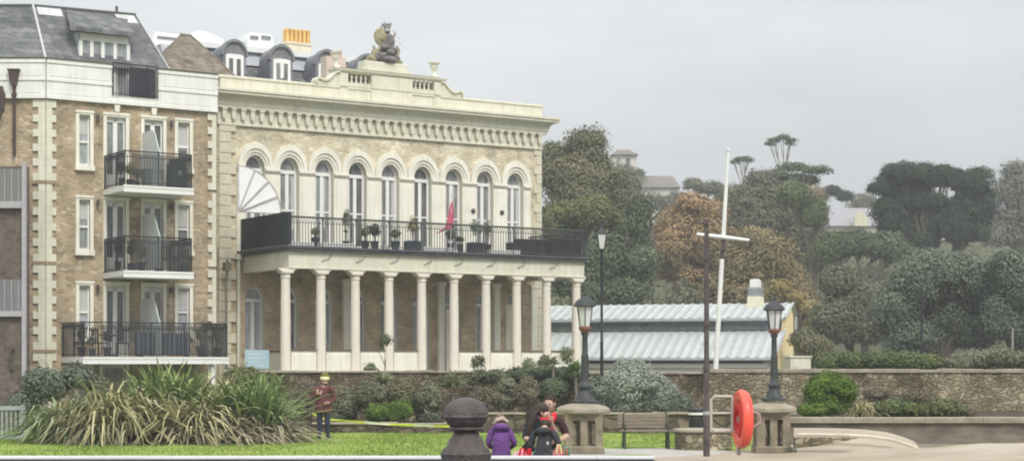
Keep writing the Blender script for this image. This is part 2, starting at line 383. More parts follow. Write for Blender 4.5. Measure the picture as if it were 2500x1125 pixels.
def one(name, mb, mats, loc, rz, label, cat, group=None, smooth=False):
    o = mb.build(name, mats, None, smooth); o.location = loc; o.rotation_euler = (0, 0, rz)
    return tag(o, label, cat, group)
def struct(name, mb, mats, smooth=False):
    return tag(mb.build(name, mats, None, smooth), kind='structure')
def np_mesh(name, V, Q, tint, mats, parent=None, k=4):
    me = bpy.data.meshes.new(name)
    me.vertices.add(len(V)); me.vertices.foreach_set('co', np.asarray(V, np.float32).ravel())
    nf = len(Q); me.loops.add(nf * k); me.loops.foreach_set('vertex_index', np.asarray(Q, np.int32).ravel())
    me.polygons.add(nf); me.polygons.foreach_set('loop_start', np.arange(nf, dtype=np.int32) * k)
    try: me.polygons.foreach_set('loop_total', np.full(nf, k, np.int32))
    except Exception: pass
    a = me.attributes.new('tint', 'FLOAT', 'FACE'); a.data.foreach_set('value', np.asarray(tint, np.float32))
    me.materials.append(mats); me.update(); me.validate()
    o = bpy.data.objects.new(name, me); COL.objects.link(o)
    if parent: o.parent = parent
    return o
def unit(n):
    d = RNG.normal(size=(n, 3)); return d / np.linalg.norm(d, axis=1)[:, None]
def leaves(C, size, Nrm, aspect=.6):
    # leaf-shaped quads (diamonds bent a little) round the points C, roughly facing Nrm
    n = len(C); nr = Nrm + unit(n) * .5; nr /= np.linalg.norm(nr, axis=1)[:, None]
    a = np.cross(nr, unit(n)); a /= np.linalg.norm(a, axis=1)[:, None]; b = np.cross(nr, a)
    s = (size * RNG.uniform(.55, 1.4, n))[:, None]
    V = np.stack([C - a * s, C - b * s * aspect + nr * s * .15, C + a * s, C + b * s * aspect + nr * s * .15], 1).reshape(-1, 3)
    return V, np.arange(4 * n).reshape(n, 4)
def foliage(lobes, n_clump, per, leaf, spread, flat=.75, shell=.6, grad=None, low=-.6):
    # lobes: (x, y, z, rx, ry, rz). Every lobe carries puffs (twig clusters); leaves sit on the outer side of each puff
    per = int(per * 1.6); leaf = leaf * .8
    tot = sum((l[3] * l[5]) for l in lobes); P = []; T = []; NN = []
    for l in lobes:
        nc = max(5, int(n_clump * l[3] * l[5] / tot))
        d = unit(nc); rr = RNG.uniform(shell, 1.0, nc); rr[: nc // 6] *= .6
        R3 = np.array(l[3:6]); c = d * (rr[:, None] * np.maximum(R3 - spread * .5, R3 * .5)) + np.array(l[0:3])
        tint = np.clip(RNG.normal(.45, .2, nc), 0, 1)
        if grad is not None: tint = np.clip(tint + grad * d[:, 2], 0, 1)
        sp = spread * RNG.uniform(.55, 1.35, nc)
        g = unit(nc * per).reshape(nc, per, 3); g[:, :, 2] = np.where(g[:, :, 2] < low, -g[:, :, 2], g[:, :, 2])
        g = g * np.clip(RNG.normal(.88, .16, (nc, per, 1)), .3, 1.3)
        q = c[:, None, :] + g * np.array([1, 1, flat]) * sp[:, None, None]
        P.append(q.reshape(-1, 3)); NN.append((g + d[:, None, :] * .35 + np.array([0, 0, .25])).reshape(-1, 3))
        T.append(np.clip((tint[:, None] + RNG.normal(0, .07, (nc, per))), 0, 1).ravel())
    P = np.concatenate(P); T = np.concatenate(T); NN = np.concatenate(NN)
    V, Q = leaves(P, leaf, NN)
    return V, Q, T
# ================================================================== SETTING
def hill(x, y):
    if y < 92: return 0.0
    t = min(1, (y - 92) / 170.0)
    return 21 * t * t * (3 - 2 * t) + .6 * math.sin(x * .07) * t + .5 * math.sin(y * .11 + x * .03) * t
g = MB(); g.box(-900, 900, -60, 1500, -.5, -.012)
struct('ground', g, mat('far_ground', (.10, .11, .06), 1, .2, .03))
h = MB(); nx, ny = 60, 40; xs = [-160 + i * 400 / nx for i in range(nx + 1)]; ys = [90 + j * 330 / ny for j in range(ny + 1)]
h.add([(x, y, hill(x, y)) for y in ys for x in xs], [(j * (nx + 1) + i, j * (nx + 1) + i + 1, (j + 1) * (nx + 1) + i + 1, (j + 1) * (nx + 1) + i) for j in range(ny) for i in range(nx)])
struct('hill', h, HILLG, True)
def sheet(name, poly, z, m):
    s = MB(); s.add([(x, y, z) for x, y in poly], [tuple(range(len(poly)))]); return struct(name, s, m)
# undulating lawn
lw = MB(); nx, ny = 60, 24
x0, x1, y0, y1 = -22.0, 7.0, 26.5, 50.0
lw.add([(x0 + (x1 - x0) * i / nx, y0 + (y1 - y0) * j / ny, .03 + (.05 * math.sin(i * .9) * math.sin(j * .8) ** 2 if 0 < j < ny else 0) * .5) for j in range(ny + 1) for i in range(nx + 1)],
       [(j * (nx + 1) + i, j * (nx + 1) + i + 1, (j + 1) * (nx + 1) + i + 1, (j + 1) * (nx + 1) + i) for j in range(ny) for i in range(nx)])
struct('lawn', lw, GRASSL, True)
# promenade (grey path round the piers and bench) and sandy paving on the right
sheet('path', [(-.2, 25.3), (1.2, 37.0), (1.4, 39.2), (3.9, 39.6), (5.0, 37.9), (9.5, 38.2), (9.5, 25.3)], .045, PAVE)
sheet('sand', [(3.2, 25.3), (4.4, 37.3), (6.5, 40.9), (14.0, 40.9), (22, 40.9), (22, 25.3)], .055, SAND)
sheet('brown_ground', [(8.2, 26), (9.1, 40.95), (22, 40.95), (22, 26)], .062, mat('dark_brown_ground', (.20, .165, .12), 1, .25, 1.5, .4))  # darker brown sheet laid over the sand behind the ramp
# sea wall in the foreground: dark face, white coping; the sandy ramp runs over it on the right
def coping(xa, xb):
    s = MB(); s.bev(xa, xb, 24.78, 25.25, .584, .612, .006); return s
SW = empty('sea_wall', (0, 0, 0), 0, 'low sea wall with dark face and pale painted coping along the bottom of the view', 'wall')
b = MB(); b.box(-16, 2.0, 24.86, 25.22, 0, .584); b.build('wall_face', SEAW, SW)
coping(-16, -.92).build('coping', KERB, SW); coping(-.916, 1.2).build('coping', KERB, SW); coping(1.204, 2.015).build('coping', KERB, SW)
rd = MB(); rd.add([(-30, 5, .006), (30, 5, .006), (30, 24.8, .006), (-30, 24.8, .006)], [(0, 1, 2, 3)]); struct('road', rd, ROAD)
# sandy foreground paving that rises towards the right behind the end of the sea wall
rp = MB(); nx, ny = 40, 10; vs = []
def edge_v(u): return np.interp(u, [1560, 1700, 1900, 2100, 2300, 2500, 2700], [1114, 1111, 1107, 1100, 1088, 1078, 1070])
for j in range(ny + 1):
    for i in range(nx + 1):
        u = 1585 + (2700 - 1585) * i / nx; yb = 26.2; zb = Z(edge_v(u), yb)
        t = j / ny; yy = 17.5 + (yb - 17.5) * t; x = 2.02 + (X(u, yb) - 2.02) * 1.0
        if j == 0: zz = zb - .05
        else: zz = zb + .012 * math.sin(i * .8 + j) - .05 * (1 - t)
        vs.append((x, yy, zz))
Ft = [(j * (nx + 1) + i, j * (nx + 1) + i + 1, (j + 1) * (nx + 1) + i + 1, (j + 1) * (nx + 1) + i) for j in range(ny) for i in range(nx)]
rp.add(vs, Ft)
bk_ = [vs[ny * (nx + 1) + i] for i in range(nx + 1)]; rp.add(bk_ + [(x, y, 0) for x, y, z in bk_], [(i + 1, i, nx + 1 + i, nx + 2 + i) for i in range(nx)])
lf_ = [vs[j * (nx + 1)] for j in range(ny + 1)]; rp.add(lf_ + [(x, y, 0) for x, y, z in lf_], [(i, i + 1, ny + 2 + i, ny + 1 + i) for i in range(ny)])
struct('ramp', rp, SAND, True)
# the rounded sandy mound/slipway end behind it
md = MB(); n = 28; vs = [(7.05, 37.2, .05)]; ring = []
A = [at(u, v, 36.5) for u, v in [(1938, 1060), (1980, 1060), (2050, 1061), (2110, 1064), (2165, 1071), (2205, 1083), (2228, 1093), (2238, 1100)]]
top = [(p.x, 36.5, p.z) for p in A]; topb = [(p.x * 1.09, 39.8, p.z + .02) for p in A]
bot = [(p.x, 35.9, .03) for p in A]; vs = bot + top + topb; k = len(A); fs = []
for i in range(k - 1):
    fs += [(i, i + 1, k + i + 1, k + i), (k + i, k + i + 1, 2 * k + i + 1, 2 * k + i)]
fs.append((k - 1, 3 * k - 1, 2 * k - 1))
md.add(vs, fs)
struct('slipway', md, SAND, True)
md = MB(); md.path([(p.x, 36.1, p.z + .01) for p in A], .035, 6); struct('slipway_edge', md, mat('pale_worn_kerb', (.58, .52, .43), .9, .15, 3, .3), True)

m = MB(); m.prism([(X(1940, 35.7), Z(1093, 35.7)), (X(1990, 35.7), Z(1088, 35.7)), (X(2050, 35.7), Z(1078, 35.7)), (X(2098, 35.7), Z(1067, 35.7)), (X(1940, 35.7), Z(1067, 35.7))], 35.62, 35.85)
o = m.build('stub_wall', RUBL); tag(o, 'brown stone stub of wall at the foot of the sandy slipway right of the pier', 'wall')
# ================================================================== CLUBHOUSE
TH = math.atan2(.5401, .8416)
MP = Plane(-10.72, 64.0, TH)
CLUB = empty('clubhouse', (-10.72, 64, 0), TH, 'long buff brick clubhouse with cream cornice, nine arched upper windows and a white colonnade', 'building')
WU = [622, 706, 791, 872, 952, 1031, 1107, 1183, 1257]
WX = [MP.s(u) for u in WU]
XR = 14.12
ZB, ZW = 6.06, 10.80
def arch_pts(c, hw, hh, zc, n=14, a0=0, a1=math.pi): return [(c + hw * math.cos(a0 + (a1 - a0) * i / n), zc + hh * math.sin(a0 + (a1 - a0) * i / n)) for i in range(n + 1)]
def arched_wall(mb, xs, xl, xr, z0, z1, hw, hh, zc, rev=.30):
    ed = [xl] + [(xs[i] + xs[i + 1]) / 2 for i in range(len(xs) - 1)] + [xr]
    for i, c in enumerate(xs):
        a, b = ed[i], ed[i + 1]
        P = arch_pts(c, hw, hh, zc, 16)              # right to left over the top
        R_ = P[:9]; L_ = P[8:]
        poly = [(b, z0), (b, z1), (c, z1)] + R_[::-1] + [(c + hw, z0)]
        mb.add([(x, 0, z) for x, z in poly], [tuple(range(len(poly)))])
        poly = [(a, z0), (c - hw, z0)] + L_[::-1] + [(c, z1), (a, z1)]
        mb.add([(x, 0, z) for x, z in poly], [tuple(range(len(poly)))])
def arched_reveal(mb, c, z0, hw, hh, zc, y0=0, y1=.30):
    P = [(c + hw, z0)] + arch_pts(c, hw, hh, zc, 16) + [(c - hw, z0)]
    n = len(P); mb.add([(x, y0, z) for x, z in P] + [(x, y1, z) for x, z in P], [(i, i + 1, n + i + 1, n + i) for i in range(n - 1)])
def arched_ring(mb, c, ri, hi, ro, ho, zc, y0, y1):
    A_ = arch_pts(c, ri, hi, zc, 18); B_ = arch_pts(c, ro, ho, zc, 18)
    mb.prism(B_ + A_[::-1], y0, y1)
def arched_window(parent, c, z0, hw, hh, zc, y=.20, mid=None, gl=GLASS):
    f = MB(); t = .075
    arched_ring(f, c, hw - t, hh - t, hw - .002, hh - .002, zc, y, y + .07)
    f.box(c - hw + .002, c - hw + t, y, y + .07, z0, zc); f.box(c + hw - t, c + hw - .002, y, y + .07, z0, zc)
    f.box(c - hw + t, c + hw - t, y - .02, y + .07, zc - .10, zc + .03)
    f.box(c - .07, c + .07, y, y + .06, z0, zc - .10)
    f.box(c - hw + t, c - .07, y + .01, y + .06, z0 + (1.55 if mid is None else mid), z0 + (1.61 if mid is None else mid + .06))
    f.box(c + .07, c + hw - t, y + .01, y + .06, z0 + (1.55 if mid is None else mid), z0 + (1.61 if mid is None else mid + .06))
    f.box(c - hw + t, c + hw - t, y + .01, y + .06, z0, z0 + .35)
    w = f.build('window', WHITE, parent)
    g_ = MB(); P = [(c + hw - .01, z0)] + arch_pts(c, hw - .01, hh - .01, zc, 14) + [(c - hw + .01, z0)]
    g_.add([(x, y + .045, z) for x, z in P], [tuple(range(len(P)))]); g_.build('glass', gl, w)
    k_ = random.random()
    if k_ < .75:
        cu = MB(); sd_ = -1 if k_ < .5 else 1; h_ = random.uniform(.55, .98) * (zc - .12 - z0)
        cu.box(min(c + sd_ * (hw - t), c + sd_ * .19), max(c + sd_ * (hw - t), c + sd_ * .19), y + .036, y + .043, zc - .11 - h_, zc - .11)
        if k_ < .3: cu.box(c + .08, c + .17, y + .036, y + .043, zc - .11 - h_ * .9, zc - .11)
        cu.build('curtain', CURT, w)
    return w
w = MB()
arched_wall(w, WX, 0, XR, ZB, ZW, .385, .50, 9.12)
w.add([(XR, 0, 0), (XR, 10, 0), (XR, 10, 11.9), (XR, 0, 11.9)], [(0, 1, 2, 3)])
w.add([(0, 10, 0), (0, 0, 0), (0, 0, 11.9), (0, 10, 11.9)], [(0, 1, 2, 3)])
w.add([(0, 10, 0), (XR, 10, 0), (XR, 10, 11.9), (0, 10, 11.9)], [(3, 2, 1, 0)])
w.box(.02, XR - .02, .34, .40, 0, 11.8)
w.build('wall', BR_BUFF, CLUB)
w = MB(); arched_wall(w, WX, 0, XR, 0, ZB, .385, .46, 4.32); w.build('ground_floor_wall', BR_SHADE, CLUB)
w = MB()
for c in WX: arched_reveal(w, c, ZB, .385, .50, 9.12); arched_reveal(w, c, 1.3, .385, .46, 4.32)
w.build('window_reveals', CREAM, CLUB)
for i, c in enumerate(WX):
    arched_window(CLUB, c, ZB + .02, .385, .50, 9.12)
    arched_window(CLUB, c, 1.32, .385, .46, 4.32, mid=1.1, gl=GLASSL if i in (0, 2, 5) else GLASS)
# archivolts, imposts and white pilasters between the upper windows
for c in WX:
    a = MB()
    arched_ring(a, c, .39, .50, .47, .60, 9.12, -.045, -.001)
    arched_ring(a, c, .47, .60, .56, .73, 9.12, -.09, -.001)
    arched_ring(a, c, .56, .73, .705, .955, 9.12, -.14, -.001)
    a.prism([(c - .10, 10.02), (c, 10.13), (c + .10, 10.02)], -.128, -.001)
    a.build('archivolt', CREAMW, CLUB)
ed = [WX[0] - 1.0] + WX + [XR - .02 + .385]
for i in range(len(ed) - 1):
    a, b_ = ed[i] + .387, ed[i + 1] - .387
    if i == 0: a = WX[0] - .387 - .34
    if i == len(ed) - 2: b_ = WX[-1] + .387 + .34
    p = MB(); p.box(a, b_, -.06, -.002, ZB, 9.0)
    p.box(a + .10, b_ - .10, -.085, -.06, ZB + .25, 8.86)
    p.box(a, b_, -.11, -.002, 9.0, 9.05); p.box(a - .0, b_ + .0, -.15, -.002, 9.05, 9.13)
    p.build('pilaster', CREAMW, CLUB)
# left corner quoins and narrow shafts, right corner edge
q = MB(); z = 0
for k in range(28):
    wd = .66 if k % 2 else .46
    q.bev(.06, .06 + wd, -.07, -.002, z + .01, z + .37, .01); z += .385
q.build('quoins', STONEC, CLUB)
q = MB(); q.tube((.80, -.10, 0), (.80, -.10, 5.8), .07, n=10); q.box(.68, .92, -.22, -.002, 5.75, 5.95)
q.build('corner_shaft', CREAM, CLUB)
q = MB(); z = 0
for k in range(28):
    wd = .34 if k % 2 else .22
    q.box(XR - wd, XR + .03, -.05, -.002, z + .01, z + .375); z += .385
q.build('quoins', STONEC, CLUB)
# inner pilasters and door cases under the colonnade
for u in (842, 1074, 1210, 1300):
    x = MP.s(u); p = MB(); p.box(x - .13, x + .13, -.16, -.003, 0, 5.0); p.box(x - .18, x + .18, -.2, -.003, 5.0, 5.15); p.build('pilaster', CREAMW, CLUB)
x = MP.s(1090); p = MB(); p.box(x - .05, x + .30, -.08, -.003, 1.3, 4.1); p.build('door_case', CREAMW, CLUB)
d = MB(); x = MP.s(1235); d.box(x - .02, x + .5, -.05, -.003, 1.3, 4.3); d.build('door', CREAM, CLUB)
# corbel table
cb = MB(); pr = [(-.075, 11.18), (.075, 11.18), (.078, 10.98), (.05, 10.86), (0, 10.82), (-.05, 10.86), (-.078, 10.98)]
cb.prism(pr, -.19, -.001); cb.box(-.095, .095, -.22, -.001, 11.18, 11.24)
first = cb.build('corbel', CREAM, CLUB); xs0 = .22; nC = 38; first.location.x = xs0
for k in range(1, nC):
    c_ = first.copy(); COL.objects.link(c_); c_.parent = CLUB; c_.location.x = xs0 + k * (XR - .35) / (nC - 1)
f = MB(); f.box(0, XR + .02, -.06, -.002, 10.70, 10.78); f.box(0, XR + .04, -.10, -.002, 10.64, 10.70); f.box(0, XR + .01, -.035, -.003, 10.78, 11.24)
f.build('frieze', CREAM, CLUB)
def sweep(mb, prof, xa, xb, depth):        # moulding along the front, mitred round both ends
    n = len(prof); vs = []
    for (o, z) in prof: vs.append((xa - o, depth, z))
    for (o, z) in prof: vs.append((xa - o, -o, z))
    for (o, z) in prof: vs.append((xb + o, -o, z))
    for (o, z) in prof: vs.append((xb + o, depth, z))
    fs = []
    for s_ in range(3):
        for i in range(n - 1): fs.append((s_ * n + i, s_ * n + i + 1, (s_ + 1) * n + i + 1, (s_ + 1) * n + i))
    mb.add(vs, fs)
cv = [(0, 11.24), (.20, 11.25), (.20, 11.31), (.24, 11.40)] + [(.24 + .28 * (1 - math.cos(t * math.pi / 2 / 6)), 11.40 + .30 * math.sin(t * math.pi / 2 / 6)) for t in range(1, 7)] + [(.55, 11.72), (.55, 11.80), (.60, 11.82), (.60, 11.90), (.0, 11.96)]
c_ = MB(); sweep(c_, cv, .0, XR, 9.5); c_.build('cornice', CREAM, CLUB)
p = MB(); p.box(.1, XR + .02, -.08, .30, 11.9, 12.34); p.build('parapet', CREAM, CLUB)
p = MB(); sweep(p, [(.06, 12.34), (.12, 12.36), (.12, 12.42), (.05, 12.45), (-.3, 12.45)], .1, XR, .3); p.build('coping', CREAM, CLUB)
rf = MB(); rf.box(.2, XR - .1, .35, 9.9, 11.9, 12.02); rf.build('roof', LEAD, CLUB)
# central attic with balustrades, scrolls and capping
def S(u, o=0): return MP.s(u, o)
xa, xb_ = S(826), S(1072)
at_ = MB()
at_.box(xa, S(846), -.14, .34, 12.45, 12.95); at_.box(S(1056), xb_, -.14, .34, 12.45, 12.95)
at_.box(S(903), S(1003), -.16, .34, 12.45, 12.95)
for a0, a1 in ((846, 903), (1003, 1056)):
    at_.box(S(a0), S(a1), -.10, .3, 12.45, 12.60)
    at_.box(S(a0), S(a1), -.06, .3, 12.60, 12.62)
    m = 5; L0, L1 = S(a0), S(a1)
    for k in range(m + 1):
        xx = L0 + (L1 - L0) * k / m
        if 0 < k < m: at_.lathe([(.045, 0), (.05, .05), (.03, .1), (.06, .2), (.035, .3), (.05, .33)], (xx, -.02, 12.62), 8)
# plain raised panels continuing down to the cornice
at_.box(xa, S(846), -.12, -.081, 11.97, 12.45); at_.box(S(903), S(1003), -.13, -.081, 11.97, 12.45); at_.box(S(1056), xb_, -.12, -.081, 11.97, 12.45)
at_.box(S(846), S(903), -.06, .34, 12.95, 12.951); 
at_.build('attic', CREAM, CLUB)
cp = MB(); sweep(cp, [(.06, 12.95), (.16, 12.98), (.22, 13.03), (.24, 13.10), (.05, 13.14), (-.3, 13.15)], xa, xb_, .4); cp.add([(xa, -.1, 13.148), (xb_, -.1, 13.148), (xb_, .4, 13.148), (xa, .4, 13.148)], [(0, 1, 2, 3)]); cp.build('attic_cornice', CREAM, CLUB)
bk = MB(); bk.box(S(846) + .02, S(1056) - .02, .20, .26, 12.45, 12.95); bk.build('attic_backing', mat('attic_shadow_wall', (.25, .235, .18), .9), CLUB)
pl = MB(); pl.box(S(884), S(1000), -.1, .5, 13.15, 13.28); pl.bev(S(888), S(992), -.06, .46, 13.28, 13.52, .03); pl.build('plinth', CREAM, CLUB)
def scroll(xe, sgn):
    P = [(0, 12.42)]
    P += [(0, 12.93), (.10, 12.95), (.20, 12.90), (.30, 12.78), (.42, 12.66), (.56, 12.58), (.70, 12.58), (.80, 12.64), (.92, 12.62), (.97, 12.53), (.95, 12.44)]
    m = MB(); m.prism([(xe + sgn * a, b) for a, b in P], -.12, .22)
    m.prism([(xe + sgn * a, b) for a, b in [(0, 12.98), (.12, 13.0), (.25, 12.93), (.36, 12.80), (.48, 12.70), (.60, 12.64), (.72, 12.64), (.80, 12.69), (.95, 12.69), (1.03, 12.56), (1.0, 12.45), (.93, 12.62), (.81, 12.62), (.70, 12.57), (.55, 12.57), (.41, 12.65), (.29, 12.77), (.19, 12.88), (.1, 12.94), (0, 12.92)]], -.20, .26)
    m.T = None
    return m
scroll(xa, -1).build('scroll', CREAM, CLUB); scroll(xb_, 1).build('scroll', CREAM, CLUB)
# wall lamps
for u in (1152, 1222):
    x = S(u); l_ = MB(); l_.T = Matrix.Translation((x, -.10, 8.0)) @ Matrix.Rotation(R(90), 4, 'X'); l_.lathe([(.085, -.02), (.10, .02), (.07, .06), (.02, .07)], (0, 0, 0), 12); l_.build('wall_lamp', IRONB, CLUB)
# ---- portico
PO = -3.80; XL_ = .97; XE = 13.40
COLU = [697, 783, 867, 949, 1029, 1108, 1186, 1261, 1334, 1407]
CXs = [MP.s(u, PO) for u in COLU]
def column_mb():
    m = MB(); m.box(-.21, .21, -.21, .21, 0, 1.05); m.lathe([(.205, 1.05), (.205, 1.12), (.185, 1.16), (.182, 2.5), (.172, 4.0), (.158, 4.92), (.18, 4.94), (.18, 4.98), (.165, 5.0), (.19, 5.08), (.20, 5.1)], (0, 0, 0), 18)
    m.box(-.215, .215, -.215, .215, 5.10, 5.18)
    m.prism([(-.22, 5.12), (.22, 5.12), (.25, 5.18), (.34, 5.23), (.36, 5.262), (-.36, 5.262), (-.34, 5.23), (-.25, 5.18)], -.17, .17)
    return m
c0 = column_mb().build('column', COLM, CLUB, True); c0.location = (CXs[0], PO, 0)
for x in CXs[1:]:
    c_ = c0.copy(); COL.objects.link(c_); c_.parent = CLUB; c_.location = (x, PO, 0)
e = MB()
e.box(XL_, XE + .10, PO - .17, PO + .17, 5.265, 5.87); e.box(XL_, XL_ + .3, PO + .172, -.003, 5.265, 5.87); e.box(XE - .24, XE + .10, PO + .172, 0, 5.265, 5.87)
e.box(XL_ - .03, XE + .13, PO - .20, PO - .17, 5.265, 5.31)
e.build('entablature', CREAM, CLUB)
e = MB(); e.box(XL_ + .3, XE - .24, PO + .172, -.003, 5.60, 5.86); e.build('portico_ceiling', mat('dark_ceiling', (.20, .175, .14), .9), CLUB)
e = MB(); e.box(XL_ - .12, XE + .16, PO - .32, -.003, 5.875, 5.97); e.box(XL_ - .17, XE + .20, PO - .37, -.003, 5.975, 6.055)
e.build('balcony_floor', mat('dark_lead_edge', (.085, .085, .095), .6, .3, 3), CLUB)
e = MB(); e.box(XL_, XE + .2, PO - .3, 0, 0, 1.3); e.build('portico_base', PARAW, CLUB)
for i in range(9):
    a, b_ = CXs[i] + .2, CXs[i + 1] - .2
    if i == 4: continue
    m = MB(); m.box(a, b_, PO - .05, PO + .07, 1.3, 2.40); m.box(a + .12, b_ - .12, PO - .075, PO - .05, 1.45, 2.28)
    o = m.build('panel_wall', CREAMW, CLUB); m = MB(); m.box(a - .01, b_ + .01, PO - .09, PO + .11, 2.402, 2.46); m.build('panel_capping', mat('brown_capping', (.16, .12, .085), .7), o)
m = MB(); m.box(XL_ + .1, XL_ + .22, PO + .2, -.1, 1.3, 2.36); o = m.build('panel_wall', CREAMW, CLUB); m = MB(); m.box(XL_ + .07, XL_ + .25, PO + .2, -.1, 2.362, 2.42); m.build('panel_capping', MATS['brown_capping'], o)
for u in (797, 880, 963, 1045, 1120, 1198, 1272, 1350):
    x = MP.s(u, PO - .17); m = MB()
    m.path([(x + .17, PO - .20, 5.80), (x + .13, PO - .21, 5.70), (x + .04, PO - .22, 5.63), (x - .08, PO - .22, 5.62), (x - .12, PO - .21, 5.55), (x - .18, PO - .20, 5.57)], .014, 6)  # small grey J-shaped tubes along the entablature front
    m.build('hook_shape', mat('hook_grey', (.22, .21, .18), .7) if 'hook_grey' not in MATS else MATS['hook_grey'], CLUB)
# railing
def railing(mb, pts, z0, h, step=.11, r=.011, band=True, top=.024):
    for i in range(len(pts) - 1):
        a = Vector((*pts[i], 0)); b_ = Vector((*pts[i + 1], 0)); Ln = (b_ - a).length; n = max(1, int(Ln / step))
        u_ = Vector((0, 0, 1))
        mb.tube(a + u_ * (z0 + h), b_ + u_ * (z0 + h), top, n=6); mb.tube(a + u_ * (z0 + .08), b_ + u_ * (z0 + .08), .016, n=4)
        if band: mb.tube(a + u_ * (z0 + h - .2), b_ + u_ * (z0 + h - .2), .015, n=4)
        for k in range(n + 1):
            p = a.lerp(b_, k / n)
            rr = r * 2 if k % 12 == 0 else r
            mb.tube(p + u_ * z0, p + u_ * (z0 + h - (.0 if (k % 12 == 0 or not band) else .2)), rr, n=4)
            if band and k < n:
                q_ = a.lerp(b_, (k + .5) / n); q1 = a.lerp(b_, (k + 1) / n)
                mb.path([p + u_ * (z0 + h - .2), q_ + u_ * (z0 + h - .02), q1 + u_ * (z0 + h - .2)], r * .9, 4)
m = MB(); railing(m, [(XL_ - .05, -.1), (XL_ - .05, PO - .25), (XE + .12, PO - .25), (XE + .12, -.1)], 6.055, 1.0, top=.034, r=.013)
m.build('railing', mat('dark_green_iron', (.06, .07, .065), .6, .3, 5), CLUB)
for a0, a1 in ((702, 768), (782, 862), (940, 952), (1035, 1086), (1096, 1108), (1198, 1270)):
    m = MB(); m.box(MP.s(a0, PO), MP.s(a1, PO), PO + .0, PO + .25, 6.06, 6.22); m.build('white_kerb', WHITE, CLUB)
m = MB(); m.box(XL_ - .085, XL_ - .065, PO - .24, -.12, 6.08, 7.22); m.box(XL_ - .085, XL_ + .06, PO - .285, PO - .262, 6.08, 7.22); m.build('privacy_cloth', DKCLOTH, CLUB)
# drainpipe beside the portico
m = MB(); x = MP.s(583, -1.6); m.path([(x, -.6, 5.7), (x, -.55, 5.2), (x, -.5, 4.9), (x, -.5, .2)], .05, 8); m.box(x - .12, x + .12, -.68, -.44, 5.3, 5.6); m.build('drainpipe', mat('green_grey_pipe', (.22, .20, .15), .7, .3, 3), CLUB)
# fan-shaped white awning over the left end of the balcony
fo = -2.6; fx = MP.s(580, fo); fz = MP.z(580, 517, fo)
AW = MB()
Rr = 1.62
for k in range(4):
    a0 = R(90 * k / 4 + 1.2); a1 = R(90 * (k + 1) / 4 - 1.2)
    pts = [(fx + .06 * math.cos((a0 + a1) / 2), fz + .06 * math.sin((a0 + a1) / 2))] + [(fx + Rr * (1 if j not in (2,) else 1.01) * math.cos(a0 + (a1 - a0) * j / 4), fz + .98 * Rr * math.sin(a0 + (a1 - a0) * j / 4)) for j in range(5)]
    AW.prism(pts, fo - .02 - .012 * k, fo + .0 - .012 * k)
aw = AW.build('fan_awning', FABW, CLUB)
m = MB()
for k in range(5):
    a0 = R(90 * k / 4); m.tube((fx, fo - .07, fz), (fx + Rr * math.cos(a0), fo - .07, fz + .98 * Rr * math.sin(a0)), .022, n=6)
m.path([(fx + (Rr + .02) * math.cos(R(t * 6)), fo - .05, fz + .98 * (Rr + .02) * math.sin(R(t * 6))) for t in range(16)], .018, 6)
m.build('rib_frame', mat('pale_grey_frame', (.42, .40, .37), .6), aw)

# rear wing with barrel dormers, part of the same club block but a building of its own
REAR = empty('rear_building', (-10.72, 64, 0), TH, 'grey slate mansard roofed block with round-topped dormers behind the clubhouse parapet', 'building')
OF = 7.0
r0, r1 = MP.s(395, OF), MP.s(930, OF)
m = MB(); m.box(r0, r1, OF, OF + 9, 0, 14.1); m.build('wall', BR_BUFF, REAR)
m = MB(); m.prismx([(5.6, 11.9), (7.0, 14.15), (9, 14.15), (9, 11.9)], r0, r1); m.build('slate_slope', SLATE, REAR)
m = MB(); m.prismx([(6.9, 14.16), (7.15, 14.72), (15, 14.72), (15, 14.16)], r0, r1); m.build('lead_roof', LEAD, REAR)
m = MB(); m.box(MP.s(455, OF), r1 + .1, 6.95, 15.2, 14.73, 14.95); m.build('white_fascia', LEADW, REAR)
for k, u in enumerate((572, 687, 797, 897)):
    off = 5.4; x = MP.s(u, off); D = MB(); ww = .50; zs = 14.20
    ring = arch_pts(x, ww, .56, zs, 16); inn = arch_pts(x, ww - .10, .46, zs - .02, 16)
    D.prism([(x + ww, 12.2)] + ring + [(x - ww, 12.2)], off, off + 1.05)
    o = D.build('dormer', mat('dark_dormer_lead', (.19, .195, .205), .6, .2, 3) if k == 0 else MATS['dark_dormer_lead'], REAR)
    D = MB(); P = [(x + ww - .12, 12.5)] + arch_pts(x, ww - .12, .05, zs + .02, 4) + [(x - ww + .12, 12.5)]; D.prism(P, off - .06, off - .001); f_ = D.build('window_frame', WHITE, o)
    D = MB()
    for sx in (-.165, .165): D.box(x + sx - .085, x + sx + .085, off - .075, off - .061, 12.75, zs - .12)
    D.build('glass', GLASS, f_)
    D = MB(); arched_ring(D, x, ww - .01, .55, ww + .07, .66, zs, off - .10, off + .2); D.build('dormer_hood', MATS['dark_dormer_lead'], o)
m = MB()
for (u0, u1, v0, v1, o_) in ((372, 462, 82, 108, 13.5), (605, 668, 82, 100, 13.5)):
    a, b_ = MP.s(u0, o_), MP.s(u1, o_); zz0, zz1 = MP.z((u0 + u1) / 2, v1, o_), MP.z((u0 + u1) / 2, v0, o_)
    m.prism([(a, 14.9), (a, zz0), (a + .12, zz1), (b_ - .12, zz1), (b_, zz0), (b_, 14.9)], o_, o_ + 1.2)
a, b_ = MP.s(462, 14), MP.s(545, 14); zz = MP.z(500, 92, 14); zt = MP.z(500, 71, 14)
